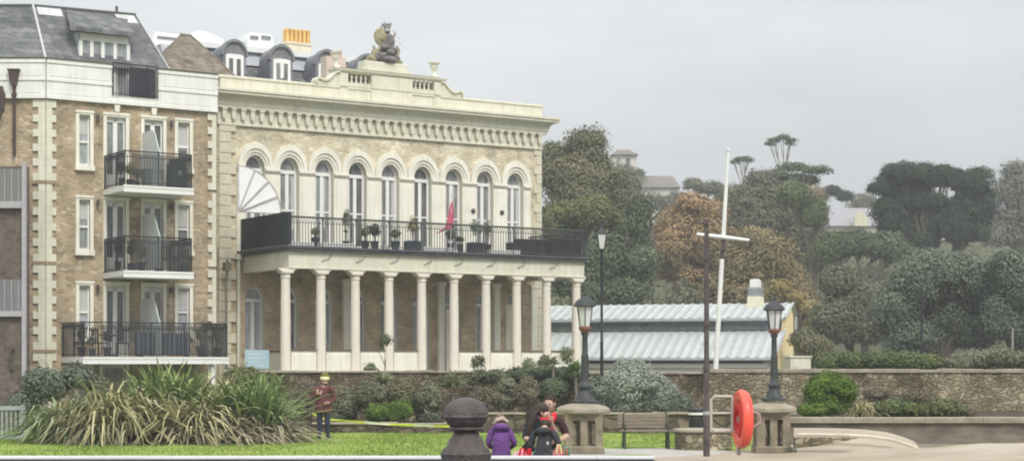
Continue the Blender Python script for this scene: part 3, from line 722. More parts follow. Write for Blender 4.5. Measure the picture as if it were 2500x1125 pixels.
m.add([(a, 14, zz), (b_, 14, zz), (b_, 15.2, zz), (a, 15.2, zz), ((a + b_) / 2 - .2, 14.6, zt), ((a + b_) / 2 + .2, 14.6, zt)], [(0, 1, 5, 4), (1, 2, 5), (2, 3, 4, 5), (3, 0, 4)]); m.box(a, b_, 14, 15.2, 14.9, zz)
rl = m.build('rooflights', LEADW, REAR)
m = MB()
for (u0, u1, v0, v1) in ((612, 632, 87, 94), (640, 662, 87, 95), (385, 440, 88, 93)):
    m.box(MP.s(u0, 13.4), MP.s(u1, 13.4), 13.44, 13.48, MP.z(u0, v1, 13.4), MP.z(u0, v0, 13.4))
m.build('rooflight_glass', GLASS, rl)
# chimney with its row of yellow pots
co = 9.5; ca, cb_ = MP.s(699, co), MP.s(762, co); cz0, cz1 = MP.z(730, 108, co), MP.z(730, 72, co)
m = MB(); m.box(ca + .05, cb_ - .05, co, co + .5, 14.9, cz0 - .02); m.box(ca - .02, cb_ + .02, co - .06, co + .56, cz0 - .02, cz0 + .06); ch = m.build('chimney', STONEC, REAR)
pr = [(.085, 0), (.10, .04), (.09, .08), (.085, cz1 - cz0 - .14), (.105, cz1 - cz0 - .1), (.10, cz1 - cz0 - .06)]
for k in range(6):
    m = MB(); x = ca + .12 + (cb_ - ca - .24) * k / 5; m.lathe(pr, (x, co + .14 + .0, cz0 + .06), 10); m.lathe(pr, (x, co + .38, cz0 + .06), 10); m.build('chimney_pot', YELLOWC, ch, True)
# brown hipped roof between the two blocks
m = MB(); ax, ay = MP.s(447, 4.5), 4.5; az = MP.z(447, 86, 4.5)
b0, b1 = MP.s(384, 1.4), MP.s(606, 1.4)
HP = empty('hipped_roof_block', (-10.72, 64, 0), TH, 'small block with brown mossy hipped slate roof between flats and clubhouse', 'building')
m.add([(b0, 1.4, 12.28), (b1, 1.4, 12.28), (b1 - .3, 5.5, 12.28), (b0, 5.5, 12.28), (ax - .12, ay, az), (ax + .35, ay, az - .02)], [(0, 1, 5, 4), (1, 2, 5), (2, 3, 4, 5), (3, 0, 4)])
m.build('roof', SLATEB, HP)
m = MB(); m.tube((ax - .12, ay, az + .01), (ax + .35, ay, az), .05, n=6); m.tube((ax + .35, ay, az), (b1, 1.4, 12.3), .03, n=6); m.tube((ax - .12, ay, az), (b0, 1.4, 12.3), .03, n=6); m.build('ridge_tiles', mat('brown_ridge', (.22, .18, .15), .8), HP)
m = MB(); m.box(b0 + .3, -.05, 1.6, 5.4, 0, 12.25); m.build('wall', BR_TAN, HP)
m = MB(); m.box(b0, b1, 1.25, 1.4, 12.16, 12.28); m.build('eaves_board', mat('brown_gutter', (.17, .14, .10), .7), HP)
# small cream chimney with terracotta top beside the left urn
m = MB(); u0, u1 = MP.s(790, 3), MP.s(838, 3); zt = MP.z(815, 142, 3)
CH = empty('roof_chimney', (*(Vector((MP.o[0], MP.o[1])) + Vector(MP.d) * ((u0 + u1) / 2) + Vector(MP.i) * 3), 12.02), TH, 'squat pale chimney with terracotta top behind the attic', 'chimney')
wd = (u1 - u0) / 2; m.box(-wd, wd, -.25, .25, 0, zt - 12.02); m.build('stack', mat('pinkish_render', (.62, .52, .42), .8, .1, 3), CH)
m = MB(); m.lathe([(.10, 0), (.13, .03), (.11, .08), (.10, .26), (.13, .28)], (wd - .2, 0, zt - 12.02), 10); m.lathe([(.10, 0), (.12, .03), (.10, .2)], (wd - .45, 0, zt - 12.02), 10); m.build('chimney_pots', REDC, CH)

# ---- statue group and urns on the attic
def wp(x, y, z): return (MP.o[0] + MP.d[0] * x + MP.i[0] * y, MP.o[1] + MP.d[1] * x + MP.i[1] * y, z)
sx = MP.s(941, .2)
ST = empty('rooftop_sculpture', wp(sx, .2, 13.52), TH, 'weathered stone coat of arms sculpture with crown on the attic plinth', 'sculpture')
m = MB()
random.seed(31)
for k in range(46):
    t = k / 45; w_ = .54 * (1 - t) ** .75 + .14; a_ = random.uniform(0, 6.28)
    rr_ = w_ * random.uniform(.2, .62); m.ball((.05 + rr_ * math.cos(a_), rr_ * .55 * math.sin(a_), .08 + 1.12 * t), w_ * random.uniform(.34, .5), w_ * .36, random.uniform(.10, .19), 10, 7, .08)
m.build('body', STATUE, ST, True)
m = MB(); m.ball((-.30, -.12, .98), .27, .10, .33, lump=.05); m.ball((-.26, -.2, .98), .13, .08, .18, lump=.08); m.build('shield', STATUE2, ST, True)
m = MB(); m.lathe([(.14, 0), (.15, .05), (.12, .10), (.14, .20), (.18, .30), (.14, .26)], (.06, 0, 1.22), 10); 
for k in range(5):
    q_ = 2 * math.pi * k / 5; m.tube((.06 + .14 * math.cos(q_), .14 * math.sin(q_), 1.42), (.06 + .20 * math.cos(q_), .20 * math.sin(q_), 1.60), .04, .012, 5)
m.build('crown', mat('grey_crown_stone', (.36, .34, .34), .8, .2, 5), ST)
m = MB(); m.ball((-.58, -.02, .12), .26, .2, .14, lump=.12); m.ball((-.50, -.05, .34), .13, .12, .16, lump=.12); m.path([(-.45, 0, .2), (-.35, -.1, .5), (-.2, -.15, .7)], [.1, .08, .06], 8); m.build('lion', STATUE2, ST, True)
m = MB(); m.path([(.32, 0, .28), (.48, -.02, .22), (.62, -.04, .08), (.68, -.05, -.02)], [.11, .10, .09, .06], 8); m.path([(.25, 0, .6), (.38, -.05, .5), (.42, -.05, .25)], [.12, .12, .09], 8); m.build('drapery', STATUE, ST, True)
random.seed(5)
m = MB(); m.path([(-.62, -.05, .14), (-.50, -.08, .40), (-.56, -.08, .62)], [.08, .07, .05], 8); m.path([(.45, -.05, .25), (.56, -.06, .55), (.46, -.04, .72)], [.08, .06, .04], 8)
m.path([(-.70, 0, .02), (-.82, -.02, .10), (-.86, 0, .0)], [.07, .06, .03], 8); m.path([(.28, -.02, .95), (.42, -.02, 1.18), (.36, 0, 1.30)], [.05, .04, .015], 6); m.path([(-.1, -.1, 1.1), (-.26, -.12, 1.36), (-.22, -.1, 1.46)], [.05, .035, .012], 6)
for k in range(12): m.ball((random.uniform(-.75, .7), random.uniform(-.15, .05), random.uniform(.03, .16)), random.uniform(.06, .12), .09, random.uniform(.05, .10), 8, 6, .15)
m.build('carved_scrolls', STATUE2, ST, True)
m = MB(); m.tube((.35, 0, 1.0), (1.75, 0, .15), .007, n=4); m.path([(.55, 0, 1.1), (.66, 0, .98), (.62, 0, .86), (.70, 0, .80)], .014, 5); m.build('stay_wire', mat('pale_wire', (.66, .67, .66), .5), ST)
for k, (u, lab) in enumerate(((820, 'stone urn on the left end of the attic beside the pale chimney'), (1060, 'stone urn on the right end of the attic by the scroll'))):
    x = MP.s(u, .1)
    m = MB(); m.box(-.12, .12, -.12, .12, 0, .08); m.lathe([(.10, .08), (.06, .12), (.055, .22), (.10, .30), (.15, .36), (.17, .46), (.16, .50), (.24, .54), (.25, .58), (.18, .585)], (0, 0, 0), 16)
    one('urn', m, CREAMW, wp(x, .1, 13.15), TH, lab, 'urn', 'urns on the attic', True)

# ================================================================== FLATS ON THE LEFT
LP = Plane(-15.67, 59.2, TH)
FL = empty('apartment_block', (-15.67, 59.2, 0), TH, 'tan brick block of flats with white parapet, slate mansard, quoins and iron balconies', 'building')
LX = 6.125
def ls(u, o=0): return LP.s(u, o)
ROW = [(10.54, 7.94), (7.66, 5.10), (4.75, 2.20)]    # head of openings, balcony floor
holes = []
for zt, zf in ROW:
    holes.append([ls(192), ls(219), zt - 1.86, zt - .14, 'sash'])
    holes.append([ls(259), ls(306), zf, zt - .14, 'door'])
    holes.append([ls(351), ls(397), zf, zt - .14, 'door'])
    holes.append([ls(433), ls(462), zt - 1.75, zt - .14, 'sash'])
holes.append([ls(189), ls(219), .6, 1.86, 'sash']); holes.append([ls(250), ls(306), .6, 1.86, 'sash'])
def wall_with_holes(mb, x0, x1, z0, z1, holes, rev=.2):
    xs_ = sorted(set([x0, x1] + [h[0] for h in holes] + [h[1] for h in holes]))
    for a, b_ in zip(xs_, xs_[1:]):
        hs = sorted([h for h in holes if h[0] <= a + 1e-6 and h[1] >= b_ - 1e-6], key=lambda h: h[2])
        z = z0
        for h in hs:
            if h[2] > z: mb.add([(a, 0, z), (b_, 0, z), (b_, 0, h[2]), (a, 0, h[2])], [(0, 1, 2, 3)])
            z = h[3]
        if z < z1: mb.add([(a, 0, z), (b_, 0, z), (b_, 0, z1), (a, 0, z1)], [(0, 1, 2, 3)])
    for h in holes:
        a, b_, c, d = h[:4]
        mb.add([(a, 0, c), (b_, 0, c), (b_, 0, d), (a, 0, d), (a, rev, c), (b_, rev, c), (b_, rev, d), (a, rev, d)], [(0, 4, 5, 1), (1, 5, 6, 2), (2, 6, 7, 3), (3, 7, 4, 0)])
m = MB(); wall_with_holes(m, 0, LX, 0, 10.83, holes)
m.add([(LX, 0, 0), (LX, 8, 0), (LX, 8, 10.83), (LX, 0, 10.83)], [(0, 1, 2, 3)])
m.box(.02, LX - .02, .26, .3, 0, 10.8)
LT = Matrix.Rotation(-TH, 4, 'Z')                     # left return runs parallel to the view's x axis
m.T = LT; m.add([(-9, 0, 0), (0, 0, 0), (0, 0, 10.83), (-9, 0, 10.83)], [(0, 1, 2, 3)]); m.T = None
m.build('wall', BR_TAN, FL)
def surround(a, b_, c, d, kind):
    s = MB(); t = .115
    s.box(a - t, a, -.07, .02, c - (.0 if kind == 'door' else t), d + t); s.box(b_, b_ + t, -.07, .02, c - (.0 if kind == 'door' else t), d + t)
    s.box(a, b_, -.07, .02, d, d + t)
    if kind != 'door': s.box(a - t - .03, b_ + t + .03, -.12, .02, c - t - .06, c)
    s.box(a - t - .02, b_ + t + .02, -.10, -.071, d + t - .05, d + t + .03)
    return s.build('window_surround', CREAMW, FL)
for a, b_, c, d, kind in holes:
    su = surround(a, b_, c, d, kind)
    f = MB(); t = .05
    f.box(a, a + t, .06, .13, c, d); f.box(b_ - t, b_, .06, .13, c, d); f.box(a + t, b_ - t, .06, .13, d - t, d); f.box(a + t, b_ - t, .06, .13, c, c + t + .02)
    if kind == 'sash':
        mz = c + (d - c) * .47; f.box(a + t, b_ - t, .05, .12, mz - .035, mz + .035)
    else:
        mx = (a + b_) / 2; f.box(mx - .075, mx + .075, .06, .12, c, d - t); f.box(a + t, mx - .075, .06, .12, c + t, c + .5); f.box(mx + .075, b_ - t, .06, .12, c + t, c + .5); f.box(a + t, b_ - t, .06, .125, d - t - .12, d - t)
    w_ = f.build('window' if kind == 'sash' else 'balcony_door', WHITE, FL)
    gq = MB(); gq.add([(a, .115, c), (b_, .115, c), (b_, .115, d), (a, .115, d)], [(0, 1, 2, 3)]); gq.build('glass', GLASSL if kind == 'sash' and (a < 2 or c < 4) else GLASS, w_)
    if kind == 'sash' and c > 2:
        cu = MB(); cu.box(a + .052, b_ - .052, .105, .113, c + (d - c) * random.choice((.52, .62, .40)), d - .052); cu.build('curtain', CURT, w_)
# keystones over the top doors and small plinths
for u in (284, 374):
    x = ls(u); m = MB(); m.prism([(x - .07, 10.57), (x + .07, 10.57), (x + .10, 10.82), (x - .10, 10.82)], -.12, -.002); m.build('keystone', CREAMW, FL)
# quoins: left corner (both faces) and right edge, in three storeys with brown string courses between
def quoin_run(x0, dirn, zs, wide, narrow, T=None, name='quoins'):
    q = MB(); q.T = T
    for (za, zb) in zs:
        n = int((zb - za) / .245); st = (zb - za) / n
        for k in range(n):
            w_ = wide if k % 2 == 0 else narrow
            xa_, xb2 = (x0, x0 + dirn * w_) if dirn > 0 else (x0 - w_, x0)
            q.box(xa_, xb2, -.06, -.001, za + k * st, za + (k + 1) * st - .004)
    return q.build(name, CREAM, FL)
zst = [(8.10, 10.80), (5.38, 7.98), (2.42, 5.26), (0, 2.3)]
quoin_run(.0, 1, zst, .34, .20); quoin_run(LX, -1, zst, .32, .16)
quoin_run(.0, -1, zst, .42, .24, LT)
mat('brown_string', (.30, .24, .15), .9, .15, 3)
for z0_, z1_ in ((7.985, 8.095), (5.265, 5.375), (2.305, 2.415)):
    m = MB(); m.box(-.03, .30, -.075, -.001, z0_, z1_); m.T = LT; m.box(-.45, .03, -.07, -.001, z0_, z1_); m.build('string_course', MATS['brown_string'], FL)
# parapet with recessed panels and a terrace notch
na, nb = ls(271), ls(383)
def par(mb, xa, xb2, panels=True):
    mb.box(xa, xb2, -.10, .18, 10.84, 12.16)
    mb.box(xa, xb2, -.14, -.10, 11.44, 11.53); mb.box(xa, xb2, -.14, -.10, 12.04, 12.16); mb.box(xa, xb2, -.15, -.10, 10.84, 10.96)
    if panels:
        n = max(1, int((xb2 - xa) / 1.3)); st = (xb2 - xa) / n
        for k in range(n):
            for za, zb in ((11.02, 11.38), (11.60, 11.97)):
                mb.box(xa + k * st + .10, xa + (k + 1) * st - .10, -.115, -.10, za, zb)
m = MB(); par(m, 0, na); par(m, nb, LX + .03); m.box(na, nb, -.10, .18, 10.84, 11.14); m.box(na, nb, -.15, -.10, 10.84, 10.96)
m.T = LT; m.box(-9, 0, -.10, .18, 10.84, 12.16); m.box(-9, .02, -.14, -.10, 11.44, 11.53); m.box(-9, .03, -.14, -.10, 12.04, 12.16); m.box(-9, .02, -.15, -.10, 10.84, 10.96)
for k in range(7):
    for za, zb in ((11.02, 11.38), (11.60, 11.97)): m.box(-1.35 - k * 1.3, -.12 - k * 1.3, -.115, -.10, za, zb)
m.T = None
m.build('parapet', PARAW, FL)
m = MB(); m.box(-.02, na, -.16, .22, 12.165, 12.22); m.box(nb, LX + .04, -.16, .22, 12.165, 12.22); m.T = LT; m.box(-9, .02, -.16, .22, 12.165, 12.22); m.T = None
m.build('gutter', mat('olive_gutter', (.12, .115, .075), .7, .2, 3), FL)
m = MB(); m.box(na + .01, nb - .01, .19, 2.2, 11.1, 11.15); m.box(na, na + .04, .19, 2.2, 11.15, 12.2); m.box(nb - .04, nb, .19, 2.2, 11.15, 12.2); m.box(na + .04, nb - .04, 2.15, 2.2, 11.15, 12.6); m.build('roof_terrace', BR_DARK, FL)
m = MB(); railing(m, [(na + .02, -.16), (nb - .02, -.16)], 11.12, 1.12, .10, .012, False); m.build('terrace_railing', IRON, FL)
m = MB(); m.box(ls(312, 0), nb - .15, -.12, -.108, 11.16, 12.14); m.build('terrace_screen', mat('smoked_screen', (.05, .05, .065), .3), FL)
# mansard roof
zr0, zr1 = 12.14, 14.27
P = {}
def wl(x, y, z): a, b_ = LP.local((x, y)); return (a, b_, z)
C0 = wl(X(112, 59.3), 59.3, zr0); L0 = wl(-24, 59.3, zr0); C1 = wl(X(80, 60.7), 60.7, zr1); L1 = wl(-24, 60.7, zr1)
R0 = (ls(417, .1), .1, zr0); R1 = (ls(331, 1.35), 1.35, zr1)
R2 = (R0[0] - .2, 7, zr0); R3 = (R1[0], 7, zr1); B1 = wl(-24, 68, zr1)
m = MB(); m.add([L0, C0, C1, L1, R0, R1, R2, R3, B1], [(0, 1, 2, 3), (1, 4, 5, 2), (4, 6, 7, 5), (3, 2, 5, 7, 8)]); m.build('roof', SLATE, FL)
mat('white_lead', (.56, .57, .57), .6)
for a, b_, r_ in ((C0, C1, .045), (R0, R1, .03)):
    m = MB(); m.tube(Vector(a) + Vector((0, -.02, .02)), Vector(b_) + Vector((0, -.02, .02)), r_, n=6); m.build('hip_flashing', MATS['white_lead'], FL)
m = MB()
for a, b_ in ((L1, C1), (C1, R1)): m.tube(Vector(a), Vector(b_), .06, n=6)
m.build('roof_rim', mat('dark_rim', (.10, .10, .095), .7), FL)
Cv = Vector(C1); Rv = Vector(R1)
for (t0, t1) in ((.03, .26), (.78, .97)):
    pts = []
    for t, dn in ((t0, .03), (t1, .03), (t1, .17), (t0, .17)):
        top_ = Cv.lerp(Rv, t); bot_ = Vector(C0).lerp(Vector(R0), t); q_ = top_.lerp(bot_, dn); pts.append(q_ + Vector((0, -.03, .02)))
    m = MB(); m.add(pts, [(0, 1, 2, 3)]); m.build('pale_flashing', MATS['white_lead'], FL)
m = MB(); m.tube((ls(285, 1.6), 1.6, 14.2), (ls(285, 1.6), 1.6, 14.55), .05, n=8); m.build('vent_pipe', IRONB, FL)
# flat-roofed dormer
da, db = ls(170, .05), ls(331, .05); zt0 = 14.22; zt1 = LP.z(250, 73, .05)
m = MB(); m.add([(da + .35, 1.5, zt0), (db, 1.5, zt0), (db, .0, zt1), (da, .0, zt1), (da + .35, 1.5, zt0 - .14), (db, 1.5, zt0 - .14), (db, .0, zt1 - .14), (da, .0, zt1 - .14)], [(0, 3, 2, 1), (4, 5, 6, 7), (3, 7, 6, 2), (2, 6, 5, 1), (0, 4, 7, 3)])
dm = m.build('dormer', SLATE, FL)
wa, wb = ls(197, .3), ls(313, .3)
m = MB(); m.box(wa - .08, wb + .08, .36, 1.6, 12.2, zt1 - .1); m.build('dormer_cheeks', LEAD, dm)
m = MB(); t = .06
ws = [ls(u, .3) for u in (197, 224, 251, 281, 313)]
m.box(wa, wb, .28, .35, zt1 - .38, zt1 - .12)
for i, x in enumerate(ws): m.box(x - t, x + t, .28, .35, (11.15 if i >= 3 else 12.2), zt1 - .38)
m.box(wa, wb, .28, .35, 12.2, 12.27)
wf = m.build('dormer_window', WHITE, dm)
m = MB(); m.box(wa, wb, .352, .358, 12.2, zt1 - .38); m.box(ws[3], wb, .352, .358, 11.15, 12.2); m.build('glass', GLASSL, wf)
# balconies
def balcony(u0, u1, off, zf, label, furnish=None):
    a, b_ = ls(u0, off), ls(u1, off)
    s = MB(); s.box(a, b_, off, -.003, zf - .20, zf - .02); s.box(a - .03, b_ + .03, off - .04, off, zf - .24, zf - .01); s.box(a - .03, b_ + .03, off - .06, off - .04, zf - .08, zf - .01)
    sl_ = s.build('balcony', WHITE, FL)
    r_ = MB(); railing(r_, [(a + .03, -.1), (a + .03, off + .03), (b_ - .03, off + .03), (b_ - .03, -.1)], zf, 1.13, .095, .012, True, .022)
    r_.build('railing', IRON, sl_)
    gp = MB(); gp.box(a + (b_ - a) * .12, b_ - .08, off + .045, off + .052, zf + .06, zf + 1.06); gp.build('glass_panel', RAILGL, sl_)
    return a, b_
balcony(303, 470, -2.05, 7.90, ''); balcony(303, 470, -2.05, 5.06, ''); balcony(204, 556, -2.3, 2.18, '')
for zt, zf in ROW:
    x = ls(345); s = MB(); s.prismx([(-1.72, zf + .05), (-.02, zf + .05), (-.02, zf + 1.98), (-1.0, zf + 1.98), (-1.25, zf + 1.85), (-1.52, zf + 1.4), (-1.72, zf + 1.15)], x, x + .03)
    o = s.build('divider_screen', FROST, FL)
for zt, zf in ROW[:]:
    for u in (237, 416):
        x = ls(u); s = MB(); s.tube((x, -.10, zt - .34), (x, -.10, zt - .12), .055, .055, 10); s.box(x - .03, x + .03, -.06, -.001, zt - .28, zt - .18); s.build('wall_light', IRONB, FL)
m = MB(); x = ls(517, -2.1); m.box(x - .06, x + .06, -2.2, -2.08, 0, 1.93); m.build('balcony_post', WHITE, FL)
# drainpipe with hopper head on the left return
m = MB(); xx = X(36, 59.1) ; a, b_ = LP.local((xx, 59.05)); 
m.T = Matrix.Translation((a, b_, 0)) @ LT
m.tube((0, 0, 8.9), (0, 0, 11.3), .055, n=10); m.prism([(-.17, 11.75), (.17, 11.75), (.13, 11.45), (.08, 11.25), (-.08, 11.25), (-.13, 11.45)], -.14, .10); m.box(-.2, .2, -.17, .12, 11.75, 11.80)
m.box(-.085, .085, -.07, .03, 10.9, 11.0)
m.build('drainpipe', mat('brown_iron_pipe', (.075, .05, .045), .6, .2, 4), FL)
m = MB(); a2, b2 = LP.local((X(-8, 59.1), 58.9)); m.T = Matrix.Translation((a2, b2, 0)) @ LT
m.path([(.18, 0, 11.2), (.25, 0, 10.9), (.22, 0, 10.4), (.05, 0, 10.0), (0, 0, 9.2)], [.08, .10, .08, .06, .05], 10); m.build('drainpipe', MATS['brown_iron_pipe'], FL, True)

# ---- brown glazed balcony tower at the left edge
TW = empty('balcony_tower', (0, 0, 0), 0, 'dark brown infilled balcony tower with pale grey frame at the left edge', 'building')
YT = 57.6
tw = lambda u, v: (X(u, YT), Z(v, YT))
xr, _ = tw(62, 0)
m = MB(); m.box(-25, xr - .02, YT + .12, YT + .55, 0, Z(405, YT)); m.build('infill_wall', BR_DARK, TW)
m = MB(); m.box(xr - .11, xr + .02, YT - .04, YT + .12, Z(955, YT), Z(396, YT)); m.build('post', mat('pale_mauve_grey_frame', (.42, .40, .42), .6, .1, 2), TW)
for v0, v1 in ((492, 508), (758, 772)):
    m = MB(); m.box(-25, xr - .11, YT - .06, YT + .12, Z(v1, YT), Z(v0, YT)); m.build('floor_edge', MATS['pale_mauve_grey_frame'], TW)
for v0, v1 in ((412, 492), (682, 757)):
    m = MB(); m.box(-25, xr - .12, YT + .0, YT + .02, Z(v1, YT), Z(v0, YT))
    o = m.build('balustrade_panel', mat('grey_reeded_panel', (.19, .185, .19), .5, .15, 6, stretch=(4, 1, .3)) if 'grey_reeded_panel' not in MATS else MATS['grey_reeded_panel'], TW)
    m = MB()
    for k in range(40): m.box(-25 + (xr + 25) * k / 40 - .01, -25 + (xr + 25) * k / 40 + .01, YT - .012, YT, Z(v1, YT), Z(v0, YT))
    m.build('balustrade_bars', MATS['pale_mauve_grey_frame'], o)
m = MB(); m.path([(X(30, YT), YT + .06, Z(850, YT)), (X(25, YT), YT + .05, Z(856, YT)), (X(23, YT), YT + .05, Z(885, YT)), (X(27, YT), YT + .05, Z(900, YT)), (X(32, YT), YT + .06, Z(902, YT))], .05, 8); m.build('pipe_bend', IRONB, TW)

# ================================================================== PAVILION
PA = R(-19); PVX, PVY = X(1885, 75), 75.0
PP = Plane(PVX, PVY, PA)
PV = empty('pavilion', (PVX, PVY, 0), PA, 'long low pavilion with ribbed pale metal roof in two tiers and a yellow gable end', 'building')
xl = PP.s(1262); 
GP = [(0.05, 0), (0.05, 2.2), (2.3, 3.32), (2.3, 3.93), (4.3, 4.60), (4.9, 4.2), (4.9, 0)]
m = MB(); m.prismx(GP, xl, -.02); m.build('wall', GREYW, PV)
m = MB(); m.prismx(GP, -.018, .05); m.build('gable', YELLOW, PV)
def slab(mb, y0, z0, y1, z1, t=.07, xa=xl, xb2=.12):
    mb.add([(xa, y0, z0), (xb2, y0, z0), (xb2, y1, z1), (xa, y1, z1), (xa, y0, z0 + t), (xb2, y0, z0 + t), (xb2, y1, z1 + t), (xa, y1, z1 + t)], [(0, 3, 2, 1), (4, 5, 6, 7), (0, 1, 5, 4), (1, 2, 6, 5), (2, 3, 7, 6), (3, 0, 4, 7)])
def roofpart(nm, y0, z0, y1, z1):
    m = MB(); slab(m, y0, z0, y1, z1); o = m.build(nm, METROOF, PV)
    r_ = MB(); n = int((-xl) / .43)
    for k in range(n + 1):
        x = xl + .05 + k * .43; slab(r_, y0, z0 + .072, y1, z1 + .072, .035, x, x + .17)
    r_.build('roof_ribs', METRIB, o)
roofpart('lower_roof', -.25, 2.15, 2.34, 3.36); roofpart('upper_roof', 2.0, 3.90, 4.3, 4.60)
m = MB(); slab(m, 4.3, 4.60, 5.05, 4.12); m.build('rear_roof', METROOF, PV)
m = MB(); m.box(xl, -.0, 2.20, 2.29, 3.44, 3.90); o = m.build('clerestory', DKGLAZE, PV)
m = MB(); m.box(xl, 0, 2.17, 2.20, 3.66, 3.70); m.box(xl, 0, 2.17, 2.2, 3.84, 3.90)
for u in (1722, 1760): m.box(PP.s(u, 2.2) - .07, PP.s(u, 2.2) + .07, 2.12, 2.2, 3.44, 3.9)
for k in range(9): m.box(xl + .6 + k * 1.25, xl + .66 + k * 1.25, 2.165, 2.2, 3.44, 3.66)
m.build('clerestory_frame', SLATEBLUE, o)
m = MB(); m.tube((xl, -.29, 2.12), (.12, -.29, 2.12), .045, n=8); m.tube((xl, 1.96, 3.86), (.12, 1.96, 3.86), .035, n=8); m.build('gutter', mat('grey_gutter', (.27, .285, .29), .6, .2, 3), PV)
m = MB(); m.box(xl, -.4, -.0, .045, 1.98, 2.16); m.build('window_band', SLATEBLUE, PV)
m = MB(); m.box(xl, -.2, -.03, .04, 1.78, 1.96); m.build('sill_board', WHITE, PV)
m = MB(); m.tube((0.14, -.25, 2.22), (.14, 2.34, 3.42), .06, n=6); m.tube((.14, 2.3, 3.95), (.14, 4.3, 4.68), .06, n=6); m.tube((.14, 4.3, 4.68), (.14, 5.1, 4.15), .07, n=6); m.tube((.14, 5.0, 4.1), (.14, 4.95, 3.5), .06, n=6); m.build('barge_board', METRIB, PV)
m = MB(); x = PP.s(1845, 4.2); m.prism([(x - .42, 4.45), (x + .42, 4.45), (x + .40, 4.62), (x + .29, 4.66), (x + .28, 4.98), (x - .28, 4.98), (x - .29, 4.66), (x - .40, 4.62)], 3.7, 4.7); cu = m.build('roof_cupola', mat('cream_cupola', (.74, .72, .56), .7), PV)
m = MB(); 
for k in range(4): m.box(x - .27, x + .27, 3.78, 4.6, 4.99 + k * .1, 5.06 + k * .1)
m.box(x - .22, x + .22, 3.85, 4.5, 4.98, 5.4); m.build('louvres', mat('grey_louvre', (.34, .36, .38), .6), cu)
m = MB(); m.box(x - .20, x + .20, 3.85, 4.5, 5.4, 5.70); m.box(x - .17, x + .17, 3.88, 4.45, 5.70, 5.76); m.build('cupola_cap', WHITE, cu)
m = MB(); x = PP.s(1722, .8); m.tube((x, .8, 2.6), (x, .8, 3.45), .05, n=8); m.lathe([(.12, 0), (.06, .12)], (x, .8, 2.66), 10); m.build('vent_pipe', WHITE, PV)
m = MB(); xx = X(1955, 73); m.box(-.42, .42, 0, 1.6, 0, Z(872, 73)); m.box(-.47, .47, -.05, 1.65, Z(872, 73) + .002, Z(868, 73)); m.box(-.3, -.1, -.02, 0, 1.8, 2.1)
one('outbuilding', m, CREAM, (xx, 73, 0), 0, 'tiny cream flat-roofed box building against the yellow gable', 'outbuilding')

# ================================================================== HILL HOUSES
def house(name, u0, u1, vt, ve, vb, Y, label, wallm, roofm, hip=.25, tower=False, depth=6, win=()):
    xa_, xb2 = X(u0, Y), X(u1, Y); zt_, ze, zb = Z(vt, Y), Z(ve, Y), Z(vb, Y)
    e_ = empty(name, ((xa_ + xb2) / 2, Y, zb), 0, label, 'house'); w_ = (xb2 - xa_) / 2
    m = MB(); m.box(-w_ * .9, w_ * .9, 0, depth, -4, ze - zb); m.build('wall', wallm, e_)
    m = MB(); h0, h1 = ze - zb, zt_ - zb; r_ = w_ * 2 * hip
    m.add([(-w_, -.4, h0), (w_, -.4, h0), (w_, depth + .4, h0), (-w_, depth + .4, h0), (-w_ + r_, depth / 2, h1), (w_ - r_, depth / 2, h1)], [(0, 1, 5, 4), (1, 2, 5), (2, 3, 4, 5), (3, 0, 4), (3, 2, 1, 0)])
    m.build('roof', roofm, e_)
    for (wx, wz, ww, wh) in win:
        m = MB(); m.box(wx - ww / 2, wx + ww / 2, -.05, -.001, wz, wz + wh); m.build('window', GLASS, e_)
    return e_
ROOFB = mat('brown_grey_house_roof', (.20, .18, .16), .9, .2, 1)
ROOFG = mat('mauve_grey_house_roof', (.33, .32, .34), .9, .12, 1)
HW = mat('pale_house_wall', (.60, .58, .52), .9, .05, 1)
house('belvedere_tower', 1492, 1558, 362, 378, 402, 215, 'pale belvedere tower with shallow roof rising above the dark trees', HW, ROOFB, .3, win=((-.7, -.2, .5, 1.0), (.4, -.2, .5, 1.0)), depth=3.2)
house('villa', 1560, 1662, 420, 458, 470, 215, 'brown roofed villa with a pale wall above the orange tree', HW, ROOFB, .12, depth=9)
e_ = house('hillside_house', 2025, 2150, 502, 552, 556, 205, 'grey slated hillside house with a cream gable left of the dark cypress', HW, ROOFG, .04, depth=6)
m = MB(); gx = X(2098, 205) - e_.location.x; zb = e_.location.z
m.prism([(gx - .75, Z(553, 205) - zb), (gx + .75, Z(553, 205) - zb), (gx + .75, Z(530, 205) - zb), (gx, Z(516, 205) - zb), (gx - .75, Z(530, 205) - zb)], -.9, -.4); m.build('gable', mat('cream_gable', (.66, .63, .48), .9), e_)
house('grey_roofed_house', 2270, 2330, 462, 496, 500, 200, 'pale grey roof peak seen in the gap of the dark cypress', HW, ROOFG, .35, depth=5)
